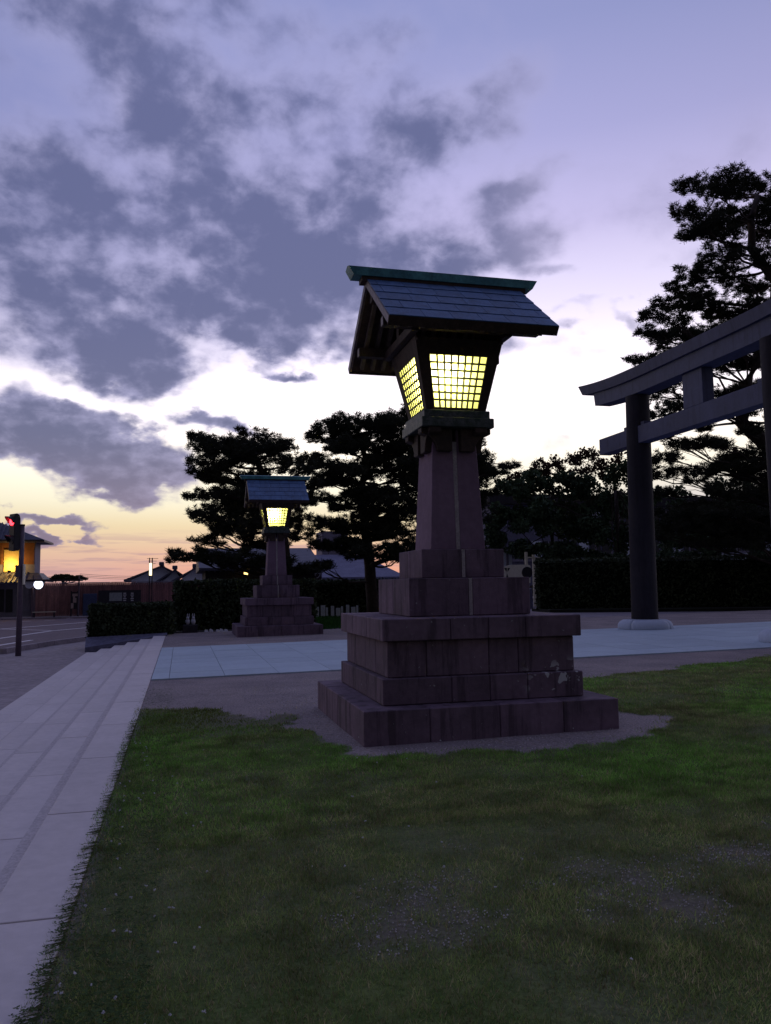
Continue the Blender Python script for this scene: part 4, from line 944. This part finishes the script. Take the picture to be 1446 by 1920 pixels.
# map board
mb = empty('sign_board', (P8(233, 1150, 66.8).x, 66.8, -.47), 'dark sign board with a pale panel and white lettering on the fence', 'sign board'); ml = mb.location
def mbx(l, t, r, b, y0, y1, nm, m_, par=mb):
    a = P8(l, b, 66.8); c = P8(r, t, 66.8); return G().box((a.x-ml.x, y0, a.z+.47), (c.x-ml.x, y1, c.z+.47)).ob(nm, m_, par)
bd = mbx(184, 1106, 264, 1134, 0, .08, 'board', M['dark']); mbx(205, 1111, 229, 1127, -.02, -.001, 'pale_panel', M['board_pale'])
for px in (190, 258): mbx(px-1, 1134, px+1, 1150, .01, .07, 'post', M['dark'])
def text(s, loc, size, m_, parent, rot=(PI/2, 0, 0), nm='lettering'):
    cu = bpy.data.curves.new(nm, 'FONT'); cu.body = s; cu.size = size; cu.extrude = .004; cu.align_x = 'CENTER'; cu.align_y = 'CENTER'; cu.materials.append(m_)
    t_ = bpy.data.objects.new(nm, cu); C.objects.link(t_); bpy.context.view_layer.update(); me = bpy.data.meshes.new_from_object(t_.evaluated_get(bpy.context.evaluated_depsgraph_get())); bpy.data.objects.remove(t_)
    o = link(bpy.data.objects.new(nm, me), parent); o.location = loc; o.rotation_euler = rot; return o
for px in (234, 248):
    for k, w_ in enumerate((5, 6, 4, 6, 5)):
        t = 1111.5+k*3.4; mbx(px-w_/2, t, px+w_/2, t+1.7, -.02, -.001, 'white_line', M['white'], bd)
# pole lamp
LYp = 60.; lb_ = P8(282, 1135, LYp); lp = empty('street_lamp', (lb_.x, LYp, -.55), 'tall slim street lamp with a glowing upright yellow lantern between two rods', 'street lamp')
for px in (280.6, 285.6): q = P8(px, 1046, LYp); G().box((q.x-lb_.x-.035, -.035, 0), (q.x-lb_.x+.035, .035, q.z+.55)).ob('rod', M['dark'], lp)
a = P8(279.8, 1079, LYp); c = P8(285, 1056, LYp)
G().box((a.x-lb_.x, -.09, a.z+.55), (c.x-lb_.x, .09, c.z+.55)).ob('lamp_shade', M['lamp_white'], lp)
# gabled houses
def gable_house(label, eL, pk, eR, Y, dep, wallm, base=-.4):
    a, p_, c = P8(*eL, Y), P8(*pk, Y), P8(*eR, Y); r = empty('gabled_house', (p_.x, Y, base), label, 'house', 'gabled houses beyond the fence'); o = r.location
    h = lambda v: (v.x-o.x, v.z-o.z)
    A, Pk, Cc = h(a), h(p_), h(c)
    G().prism([(A[0]+.7, 0), (Cc[0]-.7, 0), (Cc[0]-.7, Cc[1]-.02), (Pk[0], Pk[1]-.12), (A[0]+.7, A[1]-.02)], 'y', .5, dep).ob('wall', wallm, r)
    def slab(u, v, nm): return G().prism([u, v, (v[0], v[1]-.18), (u[0], u[1]-.18)], 'y', 0, dep+.5).ob(nm, M['rooftile'], r)
    slab(A, (Pk[0]-.003, Pk[1]), 'roof_slope'); slab((Pk[0]+.003, Pk[1]), Cc, 'roof_slope')
    G().tube([(Pk[0], -.1, Pk[1]+.08), (Pk[0], dep+.4, Pk[1]+.08)], .16, 8).ob('ridge_tile', M['rooftile'], r)
    G().box((Pk[0]-.25, -.16, Pk[1]-.05), (Pk[0]+.25, .1, Pk[1]+.34)).ob('ridge_end_tile', M['rooftile'], r, bevel=.06)
    return r, o
g1, o1 = gable_house('leftmost gabled house beyond the fence, pale wall and antenna', (232, 1087), (303, 1060), (345, 1080), 84., 9., M['plaster_blue'])
G().tube([(-.9, 1, P8(303, 1060, 84.).z+.4), (-.9, 1, P8(303, 1046, 84.).z+.4)], .03, 5).ob('antenna_mast', M['dark'], g1)
for k, w_ in enumerate((.55, .4, .3)): z = P8(303, 1046, 84.).z+.35-.25*k; G().box((-.9-w_, .98, z), (-.9+w_, 1.02, z+.04)).ob('antenna_rod', M['dark'], g1)
gable_house('middle lower gabled house roof beyond the fence', (290, 1091), (328, 1067), (352, 1083), 81., 6., M['plaster_blue'])
gable_house('gabled house with pale blue wall, partly behind the pine branch', (316, 1092), (366, 1064), (420, 1092), 77., 9., M['plaster_blue'])
# wires
wz = G()
for i, (y0, y1) in enumerate(((1076, 1076.5), (1079, 1079.5), (1082, 1081.5))):
    A_ = atY(150, y0, 95); B_ = atY(330, y1, 95); pts = [A_.lerp(B_, t/10)+Vector((0, 0, -.25*math.sin(PI*t/10))) for t in range(11)]; wz.tube(pts, .018, 4)
tag(wz.ob('power_line', M['dark']), 'thin overhead power lines low in the sunset sky', 'wires')

# old dark building with lantern under its eave, behind the left pine
od = empty('old_building', (P8(420, 1120, 50).x, 50, 0), 'dark old building with deep eaves behind the left pine', 'building'); oo = od.location
def bx(l, t, r, b, Y, d0, d1, nm, m_, par, oo):
    a = P8(l, b, Y); c = P8(r, t, Y); return G().box((a.x-oo.x, Y-oo.y+d0, a.z-oo.z), (c.x-oo.x, Y-oo.y+d1, c.z-oo.z)).ob(nm, m_, par)
bx(385, 1068, 590, 1140, 50, 0, 8, 'wall', M['bldg_dark'], od, oo)
a = P8(372, 1066, 50); c = P8(600, 1066, 50); t = P8(400, 1022, 50)
G().prism([(-1.2, a.z-oo.z), (-1.2, a.z-oo.z-.15), (9.2, a.z-oo.z-.15), (9.2, a.z-oo.z), (4., t.z-oo.z)], 'x', a.x-oo.x, c.x-oo.x).ob('roof', M['rooftile'], od)
for k in range(22): x = a.x-oo.x+.2+k*.35; G().box((x, -1.3, a.z-oo.z-.24), (x+.08, 0, a.z-oo.z-.152)).ob('rafter', M['bldg_dark'], od)
bx(440, 1070, 560, 1073, 50, -.05, -.002, 'lintel', M['pole'], od, oo)
hl = empty('eave_lantern', P8(461, 1060, 48.6), 'small amber lantern glowing under the dark eaves left of the distant stone lantern', 'lantern'); hlo = hl.location
for (t0, t1, m_) in ((1070, 1079, M['yellow_glow']), (1060, 1066, M['yellow_glow'])):
    bx(457.5, t0, 464.5, t1, 48.6, -.09, .09, 'lamp_pane', m_, hl, hlo)
for px in (456.6, 465.4): bx(px-.7, 1056, px+.7, 1082, 48.6, -.1, .1, 'frame_post', M['dark'], hl, hlo)
# blue grey hall behind the broad pine
bh = empty('shed_building', (P8(665, 1100, 60).x, 60, 0), 'blue grey roofed building behind the broad pine trunk', 'building'); bb_ = bh.location
a = P8(590, 1083, 60); c = P8(760, 1083, 60); t = P8(600, 985, 64)
bx(604, 996, 652, 1040, 67, 0, 3, 'upper_wall', M['plaster'], bh, bb_)
G().add([(a.x-bb_.x, -.5, a.z), (c.x-bb_.x, -.5, a.z), (c.x-bb_.x-2.2, 6, P8(640, 1040, 66).z), (a.x-bb_.x+.5, 6, P8(640, 1040, 66).z), (a.x-bb_.x, -.5, a.z-.2), (c.x-bb_.x, -.5, a.z-.2), (c.x-bb_.x, 6, a.z-.2), (a.x-bb_.x, 6, a.z-.2)],
   [(0, 1, 2, 3), (4, 5, 1, 0), (1, 5, 6, 2), (0, 3, 7, 4), (4, 7, 6, 5), (2, 6, 7, 3)]).ob('roof', M['roof_dusk'], bh)
bx(594, 1086.5, 756, 1150, 60, 0, 5, 'wall', M['fence_wood'], bh, bb_)
for l in (656, 671, 724): bx(l, 1088, l+12, 1092.5, 60, -.06, -.002, 'window', M['board_pale'], bh, bb_)
bx(740, 985, 745, 990, 66, 0, .1, 'vent', M['plaster'], bh, bb_)

# vertical banners
def banner(label, px, top, bot, chars, Y=52.):
    q = P8(px, top, Y); z1 = P8(px, bot, Y).z; r = empty('banner', (q.x+.28, Y, .02), label, 'banner', 'upright banners behind the distant lantern')
    G().tube([(0, 0, 0), (0, 0, q.z+.2)], .025, 6).ob('pole', M['plaster'], r)
    g = G(); n = 10; v = []; f = []
    for i in range(n+1):
        z = z1+(q.z-z1)*i/n-.02; w = .05*math.sin(i*.9)
        v += [(-.5, w, z), (-.03, 0, z), (-.5, w+.012, z), (-.03, .012, z)]
    for i in range(n): k = i*4; f += [(k, k+1, k+5, k+4), (k+3, k+2, k+6, k+7), (k+2, k, k+4, k+6), (k+1, k+3, k+7, k+5)]
    cloth = g.add(v, f).ob('cloth', M['banner'], r)
    for i, ch in enumerate(chars): text(ch, (-.27, -.045, q.z-.45-i*.52), .5, M['white'], cloth)
    return r
M['banner'] = mat('banner_cloth', (.10, .06, .08), (.07, .045, .06), 3., .9)
banner('tall dark banner with white katakana behind the distant lantern', 595, 1052, 1097, ['ハ', 'ウ', 'ス'], 52.)
banner('thin dark banner with pale letters near the distant lantern foot', 585, 1110, 1160, ['そ', 'ば'], 50.)
# low white pickets
pk = empty('picket_fence', (P8(625, 1165, 40.).x, 39.8, .0), 'row of low white pickets on the grass right of the distant lantern', 'fence')
for k in range(10):
    x = P8(583+k*9.5, 1165, 39.8).x-pk.location.x; h = .45+.18*((k*7) % 5)/5; w_ = .05+.03*(k % 3)
    G().box((x, 0, 0), (x+w_*2, .04, h)).ob('picket', M['plaster_blue'], pk)
G().box((P8(583, 1165, 39.8).x-pk.location.x, .045, .3), (P8(676, 1165, 39.8).x-pk.location.x, .07, .34)).ob('rail', M['dark'], pk)
for i_, (px, lab) in enumerate(((352, 'left of two small white rabbit figures on a dark stone block by the hedge'), (362.5, 'right of two small white rabbit figures on a dark stone block by the hedge'))):
    q = atY(px, 1175, 28.9); r = empty('rabbit_figure', (q.x, 28.9, .27), lab, 'rabbit figure', 'white rabbit figures by the hedge')
    def ell(nm, c, rr, par=r):
        bm = bmesh.new(); bmesh.ops.create_uvsphere(bm, u_segments=12, v_segments=8, radius=1); bmesh.ops.scale(bm, vec=rr, verts=bm.verts); bmesh.ops.translate(bm, vec=c, verts=bm.verts)
        me = bpy.data.meshes.new(nm); bm.to_mesh(me); bm.free(); me.materials.append(M['white']); me.polygons.foreach_set('use_smooth', [True]*len(me.polygons)); return link(bpy.data.objects.new(nm, me), par)
    ell('body', (0, 0, .10), (.075, .09, .11)); hd = ell('head', (0, -.03, .225), (.052, .06, .052))
    for s in (-1, 1): ell('ear', (s*.03+(.015 if i_ == 0 else 0), -.01, .315), (.016, .012, .07), hd)
q = atY(357, 1180, 28.9); bl = G().box((q.x-.26, 28.75, -.02), (q.x+.24, 29.05, .27)).ob('stone_pedestal', M['bldg_dark'], bevel=.015); tag(bl, 'low dark stone block carrying two white rabbit figures', 'pedestal')
for i_, px in enumerate((384, 393, 405, 412, 420)):
    q = onZ(px, 1181, .0); s_ = mesh('white_stone', [], [], M['white']) if False else None
    g = G(); bm_c = (0, 0, 0)
    g.add([(-.07, -.04, 0), (.08, -.05, 0), (.09, .05, 0), (-.06, .06, 0), (-.035, -.01, .10+.03*(i_ % 2)), (.05, 0, .09)], [(0, 1, 5, 4), (1, 2, 5), (2, 3, 4, 5), (3, 0, 4), (3, 2, 1, 0)])
    o_ = g.ob('white_stone', M['white'], bevel=.012); o_.location = (q.x, 28.95+.05*(i_ % 2), .0)
    tag(o_, ('leftmost', 'second from left', 'middle', 'second from right', 'rightmost')[i_]+' of five small pale stones along the hedge foot by the distant lantern', 'stone', 'pale stones at the hedge foot')

# right background: long flat-roofed building
rb_ = empty('school_building', (38, 62, .1), 'long flat-roofed building with window bands behind the trees and hedge', 'building'); ro = rb_.location
bx(925, 946, 1700, 1120, 62, 0, 14, 'wall', M['bldg'], rb_, ro)
bx(918, 937, 1710, 945, 61.4, 0, 15, 'roof_edge', M['bldg_dark'], rb_, ro)
for row, (t, b) in enumerate(((958, 985), (1015, 1046))):
    for k in range(24):
        l = 932+k*22
        w_ = bx(l, t, l+17, b, 62, -.05, -.002, 'window', M['glass'] if (k*5+row) % 4 else M['plaster_blue'], rb_, ro)
        if k % 2 == 0: bx(l+8, t, l+9.2, b, 62, -.09, -.052, 'sash_bar', M['plaster'], w_, ro)
bx(925, 1047.5, 1700, 1049.5, 61.9, -.1, .05, 'ledge', M['plaster'], rb_, ro)
pw = bx(1355, 1034, 1398, 1050, 56, 0, .5, 'white_van_side', M['plaster_blue'], None, Vector((0, 0, 0))); bpy.data.objects.remove(pw)
sh = empty('site_hut', (P8(1378, 1080, 54.).x, 54., .1), 'small pale blue hut seen just above the long hedge', 'hut'); so = sh.location
bx(1352, 1036, 1402, 1090, 54, 0, 2.5, 'wall', M['plaster_blue'], sh, so); bx(1349, 1033, 1405, 1036, 53.8, 0, 2.8, 'roof', M['plaster'], sh, so)
bx(1367, 1038, 1368, 1090, 54, -.03, -.002, 'joint', M['bldg'], sh, so)
# white outbuilding strip, cream board, round sign right of the lantern
wb = empty('outbuilding', (P8(930, 1100, 48.).x, 48., .1), 'narrow white outbuilding end just right of the near lantern base', 'building'); wo_ = wb.location
bx(915, 1036, 960, 1110, 48, 0, 4, 'wall', M['plaster_blue'], wb, wo_); bx(913, 1033, 962, 1036, 47.9, 0, 4.3, 'roof', M['bldg_dark'], wb, wo_); bx(951, 1037, 953, 1110, 48, -.06, -.002, 'drainpipe', M['plaster'], wb, wo_)
sg = empty('cream_sign', (P8(966, 1130, 44.).x, 44., .1), 'cream sign board with a dark triangular emblem right of the near lantern', 'sign'); so = sg.location
a = [P8(*p, 44.) for p in ((944, 1084), (978, 1084), (995, 1093), (995, 1061), (990, 1058.5), (958, 1059), (944, 1063))]
bd = G().prism([(v.x-so.x, v.z-so.z) for v in a], 'y', 0, .06).ob('board', M['cream'], sg)
def trig(pts, nm='emblem'):
    v = [P8(*p, 44.) for p in pts]; G().prism([(q.x-so.x, q.z-so.z) for q in v], 'y', -.012, -.001).ob(nm, M['dark'], bd)
trig(((945.5, 1065), (950.5, 1065), (950, 1072.5))); trig(((952, 1065), (956.5, 1065), (951.8, 1072.5))); trig(((949, 1083.5), (951, 1075), (953.5, 1083.5)))
for px in (962, 992): bx(px-1, 1092 if px > 980 else 1084, px+1, 1138, 44, .07, .13, 'post', M['cream'], sg, so)
yf = empty('yellow_railing', (P8(992, 1100, 45.).x, 45., .1), 'short pale yellow railing with crossbar above the cream sign', 'railing'); yo = yf.location
for px, t in ((988.5, 1035), (1002.5, 1040)): bx(px-.8, t, px+.8, 1137, 45, 0, .08, 'post', M['yellowp'] if 'yellowp' in M else M['cream'], yf, yo)
bx(988, 1044, 1013, 1046.5, 45, -.05, -.001, 'crossbar', M['cream'], yf, yo)
rs = P8(988, 1073.5, 42.); rsg = empty('round_sign', (rs.x+.02, 42., .12), 'round black sign disc on a slim post in front of the cream board', 'sign'); h = rs.z-.12
G().tube([(0, -.02, h), (0, .02, h)], P8(998, 1073, 42).x-rs.x, 28).ob('disc', M['dark'], rsg)
G().tube([(.04, .05, 0), (.04, .05, h)], .03, 8).ob('post', M['dark'], rsg)
q = P8(996, 1139, 41.5); gp = G().add([(-.22, 0, 0), (.14, 0, 0), (.14, .3, 0), (-.22, .3, 0), (-.25, .02, 1.05), (.12, .02, 1.15), (.12, .28, 1.15), (-.25, .28, 1.05)], [(0, 1, 5, 4), (1, 2, 6, 5), (2, 3, 7, 6), (3, 0, 4, 7), (4, 5, 6, 7), (3, 2, 1, 0)]).ob('gate_post', M['bldg'], bevel=.02)
gp.location = (q.x, 41.5, .12); tag(gp, 'grey stone gate post at the left end of the long hedge', 'gate post')
for (l, r_, y_, w3) in ((1067, 1075, 1043, 'left'), (1080, 1091, 1043, 'middle'), (1137, 1150, 1043, 'right')):
    a = P8(l, y_, 47.); c = P8(r_, y_+2.5, 47.); b_ = empty('handrail', (a.x, 47., .1), w3+' one of three short pale rail ends glimpsed above the long hedge', 'railing', 'pale rail ends above the hedge')
    G().box((0, 0, c.z-.1), (c.x-a.x, .05, a.z-.1)).ob('rail', M['plaster'], b_); G().box((c.x-a.x-.05, .052, 0), (c.x-a.x, .1, a.z+.2)).ob('post', M['plaster'], b_)
